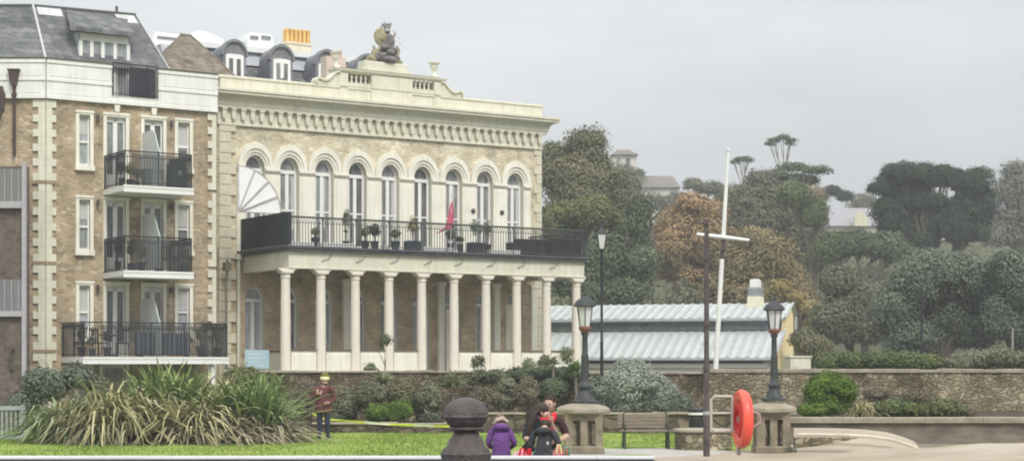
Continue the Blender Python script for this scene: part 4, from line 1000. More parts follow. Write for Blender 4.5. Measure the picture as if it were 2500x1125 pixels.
# ================================================================== WALLS AND BEDS
def rough_wall(name, xa, xb, y, z0, z1, th, m, cap, label, cat='wall', capm=None, caph=.09, step=.22, capov=.05, jag=.02):
    e_ = empty(name, (0, 0, 0), 0, label, cat)
    nx = max(2, int((xb - xa) / step)); nz = max(2, int((z1 - z0) / step)); w_ = MB(); vs = []
    for j in range(nz + 1):
        for i in range(nx + 1):
            vs.append((xa + (xb - xa) * i / nx, y + random.uniform(-.03, .02), z0 + (z1 - z0) * j / nz))
    w_.add(vs, [(j * (nx + 1) + i, j * (nx + 1) + i + 1, (j + 1) * (nx + 1) + i + 1, (j + 1) * (nx + 1) + i) for j in range(nz) for i in range(nx)])
    w_.box(xa, xb, y + .04, y + th, z0, z1)
    w_.build('wall_face', m, e_, True)
    if cap:
        c_ = MB(); x = xa - .02
        while x < xb:
            w2 = random.uniform(.45, .85); dz = random.uniform(-jag, jag)
            c_.bev(x, min(x + w2, xb + .02), y - capov - random.uniform(0, .02), y + th + .03, z1 + .003, z1 + caph + dz, .02); x += w2 + .006
        c_.build('coping', capm or COPE, e_)
    return e_
rough_wall('boundary_wall', X(545, 52), X(1330, 52), 52.0, 0, 1.68, .4, RUB, True, 'brown rubble stone wall running below the clubhouse colonnade', caph=.06)
rough_wall('boundary_wall', X(1331.5, 52), X(1716, 52), 52.05, 0, 1.64, .4, RUB, True, 'rubble stone wall stretch behind the silver bush and bench', caph=.07)
rough_wall('boundary_wall', X(1717, 52), X(3300, 52), 52.0, 0, 1.68, .4, RUBL, True, 'long pale coped rubble wall under the trees on the right', caph=.10)
rough_wall('bed_wall', X(760, 48.6), X(1178, 48.6), 48.6, 0, .27, .25, LOWST, True, 'very low dark stone edging behind the standing person and clipped bush', caph=.05)
rough_wall('bed_wall', X(1180, 48.4), X(1960, 48.4), 48.4, 0, .55, .25, LOWST, True, 'low brown bed wall behind the bench and seated group', caph=.06)
rough_wall('planter_wall', X(1925, 41), X(3300, 41), 41.0, 0, .56, .35, BANDST, True, 'low planter wall with rounded pale coping on the right, plants above', caph=.13, capov=.09, jag=.004)
s_ = MB(); s_.box(X(560, 48.9), X(1178, 48.9), 48.86, 52, .0, .26); s_.box(X(1180, 48.7), X(1960, 48.7), 48.66, 52, .0, .5); s_.box(X(1935, 41.3), 26, 41.36, 51.95, 0, .55); struct('soil', s_, SOIL)
f_ = MB(); f_.box(X(2240, 40.6), X(2640, 40.6), 40.55, 40.9, .0, .07); struct('footing', f_, COPE)

# ================================================================== TREES
def tree(name, label, Y, lob, key, nc, per, leaf, spread, tu=None, depth=.8, group=None, bark=BARK, tr=.28, base=None, cat='tree', shell=.6, limbs=True, flat=.75, grad=None, low=-.6):
    L_ = []
    for (u, v, ru, rv) in lob:
        rx, rz = ru * Y / F, rv * Y / F; dy = random.uniform(-.4, .4) * rx
        L_.append((X(u, Y), Y + dy, Z(v, Y), rx, max(rx, rz) * depth, rz))
    tu = tu if tu is not None else lob[0][0]
    bx = X(tu, Y); bz = hill(bx, Y) if base is None else base
    e_ = empty(name, (bx, Y, bz), 0, label, cat, group)
    V, Q, T = foliage([(l[0] - bx, l[1] - Y, l[2] - bz, l[3], l[4], l[5]) for l in L_], nc, per, leaf, spread, flat, shell, grad, low)
    np_mesh('crown', V, Q, T, LF[key], e_)
    if limbs:
        m = MB(); zc = min(l[2] - l[5] * .3 for l in L_) - bz; zc = max(zc, .4)
        m.path([(0, 0, -.3), (tr * .3, 0, zc * .35), (-tr * .2, .1, zc * .8)], [tr * 1.15, tr * .8, tr * .62], 8)
        o = m.build('trunk', bark, e_, True)
        m = MB()
        for l in L_:
            a = Vector((-tr * .2, .1, zc * .72)); c = Vector((l[0] - bx, l[1] - Y, l[2] - bz))
            mid = a.lerp(c, .5) + Vector((random.uniform(-.3, .3), 0, .25 * l[5]))
            m.path([a, mid, c], [tr * .5, tr * .34, tr * .18], 6)
            for q_ in range(3):
                d_ = Vector((random.uniform(-1, 1) * l[3], random.uniform(-1, 1) * l[4], random.uniform(.1, 1) * l[5])) * .7
                m.path([mid, mid.lerp(c, .5) + d_ * .5, c + d_], [tr * .24, tr * .15, tr * .05], 5)
        m.build('limbs', bark, e_)
    return e_
TG = 'trees rising behind the clubhouse and pavilion'
tree('evergreen_tree', 'tall olive brown conifer with ragged pointed top right of the clubhouse', 112, [(1400, 470, 95, 100), (1345, 410, 45, 66), (1440, 408, 62, 62), (1392, 385, 60, 40), (1400, 430, 90, 60), (1455, 440, 60, 60), (1460, 490, 80, 90), (1530, 520, 50, 70), (1360, 560, 70, 70), (1408, 350, 9, 22), (1424, 345, 8, 22), (1440, 350, 9, 26), (1456, 340, 8, 22), (1500, 440, 26, 30)], 'olive', 430, 110, .12, .85, 1420, .6, TG)
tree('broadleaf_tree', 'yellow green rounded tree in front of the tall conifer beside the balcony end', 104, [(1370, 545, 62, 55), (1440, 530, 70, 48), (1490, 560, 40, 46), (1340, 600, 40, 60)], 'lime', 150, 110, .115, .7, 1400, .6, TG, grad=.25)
tree('evergreen_tree', 'deep green tree mass directly behind the thin lantern lamp', 100, [(1480, 640, 75, 80), (1560, 640, 44, 80), (1440, 700, 60, 60), (1530, 720, 70, 50), (1390, 680, 50, 70), (1560, 540, 36, 60)], 'dkgreen', 240, 110, .11, .75, 1500, .6, TG)
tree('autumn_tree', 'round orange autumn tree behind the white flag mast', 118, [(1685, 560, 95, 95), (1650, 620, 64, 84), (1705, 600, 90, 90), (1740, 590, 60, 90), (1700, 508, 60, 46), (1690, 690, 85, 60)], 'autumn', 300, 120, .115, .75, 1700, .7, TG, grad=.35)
tree('brown_tree', 'golden brown autumn tree over the roof cupola', 108, [(1880, 660, 90, 90), (1830, 740, 70, 60), (1800, 650, 50, 60), (1930, 720, 70, 70), (1760, 720, 60, 50), (1850, 590, 55, 45)], 'brown', 300, 110, .11, .7, 1870, .7, TG)
tree('gold_tree', 'streak of gold foliage sloping down right of the yellow gable', 96, [(1935, 725, 26, 20), (1965, 755, 26, 18), (1995, 785, 24, 16), (2015, 812, 16, 14), (1905, 700, 26, 20)], 'gold', 60, 80, .09, .45, 1950, .6, TG, tr=.16)
tree('mixed_tree', 'grey olive tree right of the mast under the flat-topped pine', 140, [(1830, 520, 70, 80), (1890, 500, 60, 66), (1950, 560, 70, 80), (1850, 445, 34, 26), (2000, 620, 55, 60), (1790, 490, 45, 36)], 'shrub', 300, 110, .14, .9, 1880, .6, TG)
tree('mixed_tree', 'green bushy tree between the orange tree and the hillside house', 134, [(1985, 520, 42, 42), (1940, 480, 40, 34), (2030, 610, 50, 44), (2060, 595, 40, 28)], 'green', 150, 110, .13, .8, 1990, .6, TG)
tree('pine_tree', 'flat-topped dark pine spreading above the grey olive tree', 150, [(1935, 408, 46, 9), (1985, 418, 42, 8), (1895, 428, 34, 10), (1950, 436, 46, 12), (1862, 440, 24, 12), (1915, 445, 30, 14), (1975, 440, 30, 12)], 'dkgreen', 150, 34, .14, .75, 1925, .5, TG, bark=BARKP, tr=.2, flat=.45)
tree('umbrella_pine', 'tall thin umbrella pine with bare forked stems, highest tree on the skyline', 170, [(1893, 343, 20, 7), (1932, 344, 14, 8), (1880, 352, 9, 6), (1913, 335, 16, 6), (1926, 352, 10, 5)], 'dkgreen', 40, 20, .13, .55, 1914, .5, TG, bark=BARKP, tr=.16, flat=.4)
tree('umbrella_pine', 'small umbrella pine with a flat crown right beside the mast top', 170, [(1806, 390, 14, 6), (1828, 392, 11, 7), (1794, 396, 8, 4), (1818, 387, 10, 5)], 'dkgreen', 30, 20, .13, .5, 1814, .5, TG, bark=BARKP, tr=.14, flat=.4)
tree('cypress_tree', 'big dark spreading cypress with a domed crown on the right skyline', 130, [(2215, 428, 80, 32), (2158, 460, 46, 30), (2262, 438, 44, 32), (2170, 520, 44, 55), (2235, 490, 52, 34), (2200, 565, 56, 46), (2290, 545, 40, 40), (2250, 590, 50, 30), (2285, 495, 30, 26), (2225, 470, 60, 40), (2305, 425, 34, 22), (2318, 540, 30, 40)], 'dark', 580, 120, .11, .62, 2275, .6, TG, tr=.5)
tree('cypress_tree', 'second dark cypress joined to the right side of the domed one', 130, [(2376, 448, 48, 36), (2402, 500, 34, 46), (2362, 506, 38, 36), (2335, 560, 44, 42), (2385, 565, 34, 34), (2335, 510, 30, 34), (2338, 440, 30, 30)], 'dark', 340, 120, .11, .6, 2330, .6, TG, tr=.4)
tree('grey_tree', 'pale grey green tree filling the right edge of the skyline', 160, [(2470, 470, 56, 50), (2440, 560, 50, 60), (2500, 560, 60, 80), (2484, 418, 36, 18), (2400, 425, 40, 12), (2540, 500, 60, 80)], 'grey', 260, 100, .15, 1.0, 2480, .6, TG)
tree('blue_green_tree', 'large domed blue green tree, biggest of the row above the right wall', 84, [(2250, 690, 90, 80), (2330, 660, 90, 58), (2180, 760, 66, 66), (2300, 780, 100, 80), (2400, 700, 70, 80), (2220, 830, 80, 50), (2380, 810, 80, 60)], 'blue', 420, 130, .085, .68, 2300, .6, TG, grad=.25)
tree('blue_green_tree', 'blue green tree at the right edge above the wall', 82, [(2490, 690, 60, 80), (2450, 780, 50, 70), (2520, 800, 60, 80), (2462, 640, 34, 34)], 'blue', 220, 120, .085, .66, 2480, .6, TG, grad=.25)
tree('broadleaf_tree', 'grey green tree left of the large domed one, behind the dark brown bush', 90, [(2070, 730, 58, 62), (2030, 790, 60, 60), (2110, 800, 50, 56), (2045, 685, 46, 36)], 'shrub', 230, 120, .09, .65, 2080, .6, TG)
tree('broadleaf_tree', 'dark leafy tree between hillside house and the large domed tree', 120, [(2100, 595, 56, 34), (2160, 600, 56, 36), (2200, 622, 46, 28)], 'dkgreen', 130, 110, .12, .7, 2110, .6, TG)
tree('dark_bush', 'dark brown rounded bush low behind the cream box building', 76, [(1990, 850, 50, 36), (1960, 830, 30, 26)], 'olive', 80, 90, .075, .4, 1985, .7, tr=.1, cat='bush')
tree('skyline_tree', 'small dark round tree on the skyline left of the hillside house', 190, [(2036, 465, 16, 10), (2062, 478, 18, 9)], 'dark', 40, 70, .13, .6, 2045, .6, TG, limbs=False, low=-1)
tree('skyline_tree', 'brownish treetops between the villa and the mast', 190, [(1700, 456, 36, 14), (1740, 462, 40, 18), (1790, 470, 50, 24)], 'shrub', 60, 90, .15, .8, 1720, .6, TG)
tree('skyline_tree', 'yellowish tree over the hillside house roof', 200, [(1995, 472, 46, 24), (1965, 490, 40, 36)], 'brown', 60, 90, .15, .8, 1990, .6, TG)
tree('skyline_tree', 'treetops showing between the two dark cypresses', 215, [(2340, 440, 46, 22), (2110, 500, 40, 30), (2305, 430, 22, 10)], 'shrub', 60, 90, .17, .9, 2330, .6, TG)
tree('skyline_tree', 'grey green treetops under the belvedere tower and villa', 200, [(1545, 440, 34, 36), (1590, 500, 50, 30), (1650, 500, 40, 34), (1520, 425, 30, 22)], 'shrub', 90, 90, .16, .8, 1590, .6, TG)
tree('blue_green_tree', 'grey green tree beyond the right edge of the view', 84, [(2640, 700, 80, 90), (2600, 800, 70, 60), (2720, 790, 80, 70)], 'blue', 200, 100, .1, .7, 2640, .6, TG)
tree('broadleaf_tree', 'far right olive tree past the end of the view', 92, [(2850, 740, 90, 90), (2920, 800, 80, 60), (2780, 820, 60, 50)], 'shrub', 180, 100, .11, .75, 2850, .6, TG)
# the far wood closing the gaps: one continuous mass
wl_ = []
for Yw, vt in ((232, 520), (150, 610), (118, 700)):
    u = 1290
    while u < 3300:
        wl_.append((X(u, Yw), Yw + random.uniform(-4, 4), Z(vt + 45 + random.uniform(-16, 30), Yw), 55 * Yw / F, 4, 52 * Yw / F)); u += 60
V, Q, T = foliage(wl_, 1350, 80, .17, 1.1, .8, .5)
tag(np_mesh('far_wood', V, Q, T, LF['shrub']), kind='stuff')
# damp sea air between the lens and the hill
hz_ = MB(); hz_.box(-170, 300, -70, 470, -1.6, 34); o = tag(hz_.build('haze', base('sea_haze')[0]), kind='stuff'); hm = MATS['sea_haze']; ht_ = hm.node_tree
ht_.nodes.remove(ht_.nodes['Principled BSDF']); pv = ht_.nodes.new('ShaderNodeVolumePrincipled'); pv.inputs['Color'].default_value = (.93, .95, .97, 1); pv.inputs['Density'].default_value = HAZE_D; pv.inputs['Anisotropy'].default_value = .2
ht_.links.new(pv.outputs[0], ht_.nodes['Material Output'].inputs['Volume'])
# hedge line over the right wall
def bush(name, label, Y, lob, key, nc, per, leaf, spread, base=0.5, cat='bush', group=None, shell=.6, depth=.8, stem=True):
    return tree(name, label, Y, lob, key, nc, per, leaf, spread, None, depth, group, BARK, .03, base, cat, shell, stem, .9, None, -1)
bush('hedge', 'green hedge running above the wall right of the cream box building', 58, [(2020, 885, 30, 20), (2075, 880, 40, 16), (2140, 878, 45, 18), (2205, 880, 40, 18), (2260, 884, 40, 14)], 'green', 200, 60, .06, .25, 1.0, 'hedge')
bush('hedge', 'grey green hedge above the wall near the right edge of the view', 58, [(2390, 880, 40, 18), (2450, 876, 40, 20), (2510, 880, 40, 18), (2330, 888, 40, 12)], 'shrub', 160, 60, .06, .25, 1.0, 'hedge')
for k, (u, vt, lab) in enumerate(((2250, 700, 'thin dark pole standing in front of the large domed tree'), (2472, 800, 'thin grey pole near the right edge above the wall'))):
    m = MB(); m.tube((0, 0, 0), (0, 0, Z(vt, 66)), .05, .04, 8); m.lathe([(.08, 0), (.08, .3), (.05, .34)], (0, 0, 0), 10); one('pole', m, IRON if k == 0 else BARKP, (X(u, 66), 66, 0), 0, lab, 'pole', None, True)

# ================================================================== BED PLANTS
def blades(n, L_, width, spread, up, droop, base_r, seg=5, tmix=None):
    V = []; Q = []; T = []
    for i in range(n):
        az = random.uniform(0, 2 * math.pi); ti = random.uniform(up * .2, spread); l = L_ * random.uniform(.6, 1.1); dr = droop * random.uniform(.5, 1.3)
        bx, by = base_r * random.uniform(-1, 1), base_r * random.uniform(-1, 1) * .6
        dx, dy = math.cos(az), math.sin(az); sx_, sy_ = -dy, dx; b0_ = len(V); tn = min(1, max(0, random.gauss(.5, .26)))
        for s_ in range(seg + 1):
            t = s_ / seg; r_ = l * t * math.sin(ti) + .25 * l * t * t * dr; z = l * t * math.cos(ti) - dr * l * t * t * t * .75
            w_ = width * (1 - t ** 2.2) * (.55 + .45 * min(1, t * 4)) * .5 + .002
            fx_ = .25 * math.sin(t * 2)
            V.append((bx + dx * r_ + sx_ * w_, by + dy * r_ + sy_ * w_, max(z, .01) + fx_ * w_)); V.append((bx + dx * r_ - sx_ * w_, by + dy * r_ - sy_ * w_, max(z, .01) - fx_ * w_))
        for s_ in range(seg): a = b0_ + 2 * s_; Q.append((a, a + 1, a + 3, a + 2)); T.append(min(1, max(0, tn + random.gauss(0, .05))))
    return V, Q, T
def flax(label, u, Y, h, n, key, width=.05, spread=1.0, droop=.75, br=.35, base=0.0, name='flax_clump', group='large flax and grass clumps on the lawn', cat='plant', L_=None, sec=None):
    e_ = empty(name, (X(u, Y), Y, base), 0, label, cat, group)
    V, Q, T = blades(n, L_ or h * 1.25, width, spread, .3, droop, br)
    np_mesh('leaves', V, Q, T, LF[key], e_)
    if sec:
        V, Q, T = blades(sec[1], h * sec[2], width * .8, 1.45, .9, .9, br * 1.2)
        np_mesh('dry_leaves', V, Q, T, LF[sec[0]], e_)
    return e_
flax('green arching flax clump at the left end of the planting', 172, 43.0, 1.6, 460, 'flaxg', .085, 1.2, 1.0, .45, sec=('flaxb', 120, .8))
flax('yellow green flax clump second from the left', 285, 42.6, 2.0, 500, 'flaxy', .085, 1.15, .95, .5, sec=('flaxb', 240, .9))
flax('tall bright flax clump below the lowest balcony', 405, 43.8, 2.3, 520, 'flaxd', .085, .95, .6, .55, sec=('flaxy', 200, 1.1))
flax('straw coloured grass clump in the middle of the planting', 470, 42.4, 1.75, 420, 'flaxy', .085, 1.2, .9, .5, sec=('flaxb', 360, 1.0))
flax('dark green spiky flax clump right of the straw coloured one', 612, 43.0, 1.8, 520, 'flaxd', .085, .9, .45, .5, sec=('flaxb', 260, .95))
flax('dry drooping grass clump nearest the standing person', 650, 42.8, 1.1, 300, 'flaxb', .085, 1.1, 1.0, .45, sec=('flaxg', 160, 1.1))
flax('pale feathery grass clump between the two tallest clumps', 515, 44.6, 2.0, 420, 'flaxy', .075, .85, .6, .5, sec=('flaxg', 200, .9))
flax('low dry grass clump at the foot of the dark green flax', 545, 42.2, 1.15, 300, 'flaxb', .085, 1.25, 1.0, .6)
flax('small grass clump filling the gap below the left balcony corner', 220, 42.3, 1.1, 260, 'flaxb', .085, 1.2, .95, .5, sec=('flaxg', 200, 1.2))
bush('shrub', 'dark blue green shrub behind the left flax by the tower', 46.5, [(120, 940, 60, 45), (60, 985, 45, 35), (190, 920, 40, 32)], 'blue', 190, 38, .06, .22, 0, 'shrub')
bush('shrub', 'grey green shrub in front of the basement windows', 47, [(320, 955, 50, 26), (240, 950, 34, 26)], 'shrub', 120, 36, .06, .22, 0, 'shrub')
bush('shrub', 'yellow green shrub peeping over the top of the dark flax', 46.5, [(595, 920, 42, 24), (650, 935, 36, 24)], 'lime', 120, 36, .06, .2, 0, 'shrub')
# shrubs along the wall foot
SG = 'mixed shrubs in the bed under the wall'
for (u, v, ru, rv, key, lab) in [
    (700, 985, 46, 46, 'dry', 'dry twiggy shrub behind the drooping grass clump'),
    (745, 965, 30, 44, 'dry', 'brown twiggy shrub left of the maroon jacket'),
    (848, 985, 30, 45, 'shrub', 'grey brown shrub right of the maroon jacket'),
    (838, 1012, 34, 24, 'dkgreen', 'small dark green shrub at the knees of the standing person'),
    (905, 960, 40, 34, 'shrub', 'grey olive shrub above the clipped bush'),
    (985, 955, 40, 40, 'olive', 'olive shrub between the clipped bush and the wall'),
    (1045, 975, 36, 44, 'shrub', 'grey shrub behind and left of the iron bollard'),
    (1050, 1020, 30, 22, 'blue', 'low blue green shrub beside the iron bollard'),
    (1180, 975, 42, 40, 'dry', 'twiggy shrub behind the purple jacket'),
    (1235, 960, 36, 46, 'shrub', 'leggy grey shrub above the purple jacket'),
    (1290, 955, 34, 40, 'dry', 'pale stemmed shrub behind the dark-haired person'),
    (1350, 945, 36, 30, 'dkgreen', 'dark green shrub behind the bearded person'),
    (1450, 945, 30, 26, 'blue', 'blue green shrub right of the lamp column'),
    (1460, 985, 26, 26, 'blue', 'grey green shrub between stone pier and silver bush')]:
    bush('shrub', lab, 49.9, [(u, v, ru, rv), (u - ru * .5, v + rv * .3, ru * .7, rv * .6)], key, 70, 60, .045 if key != 'dry' else .035, .17, .27, 'shrub', SG)
bush('ivy', 'dark ivy spilling over the wall top below the right colonnade', 51.75, [(1215, 918, 34, 14), (1270, 912, 40, 18), (1330, 910, 44, 20), (1385, 915, 40, 22), (1170, 915, 26, 10)], 'dkgreen', 220, 36, .05, .16, 1.0, 'ivy', None, stem=False)
bush('clipped_bush', 'bright green clipped bush with flat top behind the barrier tape', 49.4, [(950, 1005, 54, 26), (925, 1012, 36, 22), (980, 1000, 32, 24)], 'bush', 150, 90, .03, .14, .27)
bush('silver_bush', 'large silvery grey bush behind the bench', 49.6, [(1545, 935, 72, 52), (1590, 960, 70, 48), (1500, 960, 50, 50), (1540, 905, 52, 30), (1630, 975, 40, 34)], 'silver', 300, 90, .04, .2, .5)
bush('shrub', 'dark green undergrowth beneath the silvery bush', 49.0, [(1600, 995, 70, 22), (1530, 1000, 50, 20), (1660, 985, 36, 30)], 'blue', 170, 36, .05, .18, .5, 'shrub')
bush('rounded_bush', 'large bright green rounded bush against the right wall', 43.6, [(2028, 945, 56, 38), (2000, 960, 36, 36), (2062, 955, 32, 36), (2028, 988, 56, 26)], 'bush', 300, 90, .035, .15, .6)
bush('rounded_bush', 'small bright green flat bush below the large rounded one', 42.2, [(1978, 1000, 34, 16), (1995, 1002, 26, 15)], 'bush', 150, 36, .035, .1, .6)
flax('pale yellow grass tuft right of the rounded bush', 2108, 42.3, .55, 260, 'flaxy', .03, 1.0, .7, .2, .6, 'grass_tuft', None)
bush('shrub', 'green leafy shrub in the right planter', 42.4, [(2190, 995, 48, 24), (2160, 1000, 34, 18), (2225, 1002, 30, 16)], 'green', 170, 36, .045, .13, .6, 'shrub')
bush('shrub', 'olive shrub with brown leaves further right in the planter', 42.4, [(2295, 995, 40, 24), (2330, 1003, 30, 16), (2265, 1002, 26, 16)], 'lime', 150, 36, .045, .13, .6, 'shrub')
bush('shrub', 'small brown leaved shrub at the end of the planter row', 42.4, [(2368, 1006, 13, 12)], 'dry', 36, 30, .035, .09, .6, 'shrub')
bush('shrub', 'pale twiggy plants against the right wall', 44.0, [(2240, 970, 60, 20), (2140, 960, 40, 26)], 'dry', 90, 26, .04, .16, .6, 'shrub')
for (u, vb, Y, h, n, key, lab) in [(930, 985, 50.4, .62, 150, 'palm', 'cordyline with arching leaves above the clipped bush'), (1105, 990, 50.4, .75, 160, 'palm', 'cordyline with arching leaves right of the olive shrub'),
                                    (1405, 955, 50.6, .55, 170, 'flaxd', 'bright green cordyline beside the stone pier lamp'), (1350, 935, 50.9, .4, 90, 'palm', 'small cordyline under the ivy')]:
    e_ = empty('cordyline', (X(u, Y), Y, .27), 0, lab, 'plant', 'cordylines in the wall bed'); zc = Z(vb - 45, Y) - .27
    V, Q, T = blades(n, h, .05, 1.5, .5, .5, .04); V = [(a, b, c + zc) for a, b, c in V]; np_mesh('leaves', V, Q, T, LF[key], e_)
    m = MB(); m.path([(0, 0, 0), (.03, 0, zc * .5), (0, 0, zc)], [.05, .04, .035], 7); m.build('stem', BARKP, e_)
for (u, vt, Y, r_, key, lab) in [(940, 830, 56, 13, 'dkgreen', 'small round-headed standard tree in front of the colonnade'), (1385, 868, 55, 18, 'palm', 'spiky young plant before the last two columns'),
                                 (1330, 885, 55, 14, 'shrub', 'grey green sapling before the ninth column'), (1165, 880, 55, 16, 'shrub', 'thin pinkish sapling at the middle of the colonnade'), (1290, 888, 55, 12, 'palm', 'low pale sapling before the eighth column'), (905, 900, 55, 14, 'palm', 'light green sapling rising over the wall at the third column')]:
    tree('sapling', lab, Y, [(u, vt, r_, r_ * 1.3)], key, 16, 30, .05, .16, u, .8, 'saplings before the colonnade', BARK, .03, 0, 'sapling')
# pale slatted fence panel at the far left of the lawn
m = MB()
e_ = empty('fence_panel', (0, 0, 0), 0, 'pale grey slatted fence panel at the left edge of the lawn', 'fence')
Yf = 44.6
for k in range(9): m.box(X(-30 + k * 11, Yf), X(-30 + k * 11 + 4, Yf), Yf, Yf + .03, .1, Z(992, Yf))
m.build('slats', mat('pale_fence', (.33, .36, .36), .7, .1, 3), e_)
m = MB(); m.box(X(-40, Yf), X(62, Yf), Yf - .04, Yf, Z(1000, Yf), Z(990, Yf)); m.box(X(-40, Yf), X(56, Yf), Yf - .04, Yf, .03, .12); m.box(X(52, Yf), X(58, Yf), Yf - .03, Yf + .05, 0, Z(988, Yf)); m.build('rails', MATS['pale_fence'], e_)
nG = 42000; gx_ = RNG.uniform(-17, 6.5, nG); gy_ = 26.8 + 22.5 * RNG.uniform(0, 1, nG) ** .8; cl_ = (np.sin(gx_ * 3.1) * np.sin(gy_ * 2.3) + RNG.normal(0, .5, nG)) > -1.2
cl_ &= ~((gx_ > -.35) & (gy_ < 40.4)) & (gx_ < 6.0)
gx_, gy_ = gx_[cl_], gy_[cl_]; nG = len(gx_); hh = RNG.uniform(.025, .06, nG); a_ = RNG.uniform(0, 6.28, nG); w1 = .012 + RNG.uniform(0, .02, nG); lx = RNG.normal(0, .03, nG)
base_ = np.stack([gx_, gy_, np.full(nG, .02)], 1); dx = np.stack([np.cos(a_) * w1, np.sin(a_) * w1, np.zeros(nG)], 1); tp = base_ + np.stack([lx, RNG.normal(0, .02, nG), hh], 1)
V = np.stack([base_ - dx, base_ + dx, tp + dx * .25, tp - dx * .25], 1).reshape(-1, 3)
tag(np_mesh('grass', V, np.arange(4 * nG).reshape(nG, 4), np.clip(.5 + .3 * np.sin(gx_ * .8 + np.sin(gy_ * .9)) + RNG.normal(0, .2, nG), 0, 1), LF['lawn']), kind='stuff')
# kerb stones between lawn and hidden path
# blue notice board by the wall
m = MB(); wv, hv = (X(657, 57) - X(598, 57)), Z(852, 57) - Z(897, 57)
e_ = empty('notice_board', (X(627, 57), 57, 0), 0, 'pale blue notice board with faint lines at the left end of the colonnade', 'sign')
m.box(-wv / 2, wv / 2, 0, .04, Z(899, 57), Z(854, 57)); m.build('board', SIGNB, e_)
m = MB()
for k, (a, b_) in enumerate(((.12, .62), (.12, .86), (.12, .72), (.12, .80))): m.box(-wv / 2 + wv * a, -wv / 2 + wv * b_, -.006, -.001, Z(864 + k * 9, 57) - .03, Z(864 + k * 9, 57))
m.build('board_lines', mat('pale_line_blue', (.55, .68, .74), .6), e_)
m = MB(); m.box(-wv / 2 + .05, -wv / 2 + .11, .045, .1, 0, Z(856, 57)); m.box(wv / 2 - .11, wv / 2 - .05, .045, .1, 0, Z(856, 57)); m.build('posts', WHITE, e_)

# ================================================================== BALCONY THINGS
def bal(name, u, off, z, label, cat, group=None, plane=MP):
    x = plane.s(u, off); return empty(name, (plane.o[0] + plane.d[0] * x + plane.i[0] * off, plane.o[1] + plane.d[1] * x + plane.i[1] * off, z), TH, label, cat, group)
def potted(u, off, z, potr, poth, ph, key, label, potm=POTD, n=14, per=26, leaf=.04, box=False, plane=MP, group='potted plants on the clubhouse balcony', wide=1.0, sp=.12):
    e_ = bal('potted_plant', u, off, z, label, 'potted plant', group, plane)
    m = MB()
    if box: m.bev(-potr * 1.6, potr * 1.6, -potr, potr, 0, poth, .02)
    else: m.lathe([(potr * .72, 0), (potr * .9, poth * .6), (potr, poth * .92), (potr * 1.08, poth), (potr * .9, poth - .01)], (0, 0, 0), 14)
    m.build('pot', potm, e_)
    m = MB()
    for k in range(3): m.path([(0, 0, poth * .9), (random.uniform(-.05, .05), 0, poth + ph * .4), (random.uniform(-.15, .15) * wide, random.uniform(-.1, .1), poth + ph * .8)], [.015, .012, .006], 5)
    m.build('stems', BARK, e_)
    V, Q, T = foliage([(0, 0, poth + ph * .62, potr * 1.1 * wide, potr * wide, ph * .42)], n, per, leaf, sp, .8, .3)
    np_mesh('foliage', V, Q, T, LF[key], e_)
    return e_
ZF = 6.06
potted(770, -3.4, ZF, .15, .35, .32, 'olive', 'dark pot with small bush near the white fan awning', box=False, n=18)
potted(845, -3.3, ZF, .12, .28, 1.25, 'shrub', 'tall wispy plant left of the fourth upper window', n=14, wide=1.1)
potted(915, -3.5, ZF, .16, .30, .62, 'dark', 'dark round topiary in a pot below the fourth window', n=30, wide=1.4, per=34)
potted(892, -3.2, ZF, .15, .32, .5, 'olive', 'spreading brown green plant left of the round topiary', n=16, wide=1.4)
potted(965, -3.4, ZF, .17, .34, .42, 'olive', 'low dark planter bush below the fifth window', POTG, n=20, wide=1.5)
potted(1008, -3.4, ZF, .18, .38, 1.0, 'brown', 'rusty leaved tall plant in a dark planter', POTG, n=26, wide=1.1, box=True)
potted(1100, -3.5, ZF, .14, .34, .50, 'dkgreen', 'dark green bushy pot under the pink flag', n=26, wide=1.2)
potted(1123, -3.3, ZF, .12, .36, .26, 'dark', 'small black pot right of the green bushy one', n=10)
potted(1163, -3.4, ZF, .20, .42, .95, 'silver', 'silver leaved tree in a large black planter', n=28, wide=1.25, box=True)
potted(1190, -3.3, ZF, .14, .38, .9, 'shrub', 'grey green plant behind the large black planter', n=18, wide=1.2)
def sofa(u0, u1, off, z, h, label):
    a, b_ = MP.s(u0, off), MP.s(u1, off); e_ = bal('rattan_sofa', (u0 + u1) / 2, off, z, label, 'sofa', 'dark outdoor sofas'); w_ = (b_ - a) / 2
    m = MB(); m.bev(-w_, w_, -.3, .3, .06, .36, .03); m.build('seat', RATTAN, e_)
    m = MB(); m.bev(-w_, w_, -.38, -.30, .06, h, .03); m.build('backrest', RATTAN, e_)
    for s_ in (-1, 1): m = MB(); m.bev(s_ * w_ - (.12 if s_ > 0 else 0), s_ * w_ + (.12 if s_ < 0 else 0), -.295, .3, .362, h * .8, .02); m.build('armrest', RATTAN, e_)
    for s_ in (-1, 1): m = MB(); m.box(s_ * (w_ - .08) - .03, s_ * (w_ - .08) + .03, -.34, -.28, 0, .06); m.build('leg', RATTAN, e_)
sofa(1245, 1322, -3.3, ZF, .62, 'dark rattan sofa at the foot of the last window'); sofa(1330, 1404, -3.3, ZF, .72, 'dark rattan sofa at the right corner of the balcony')
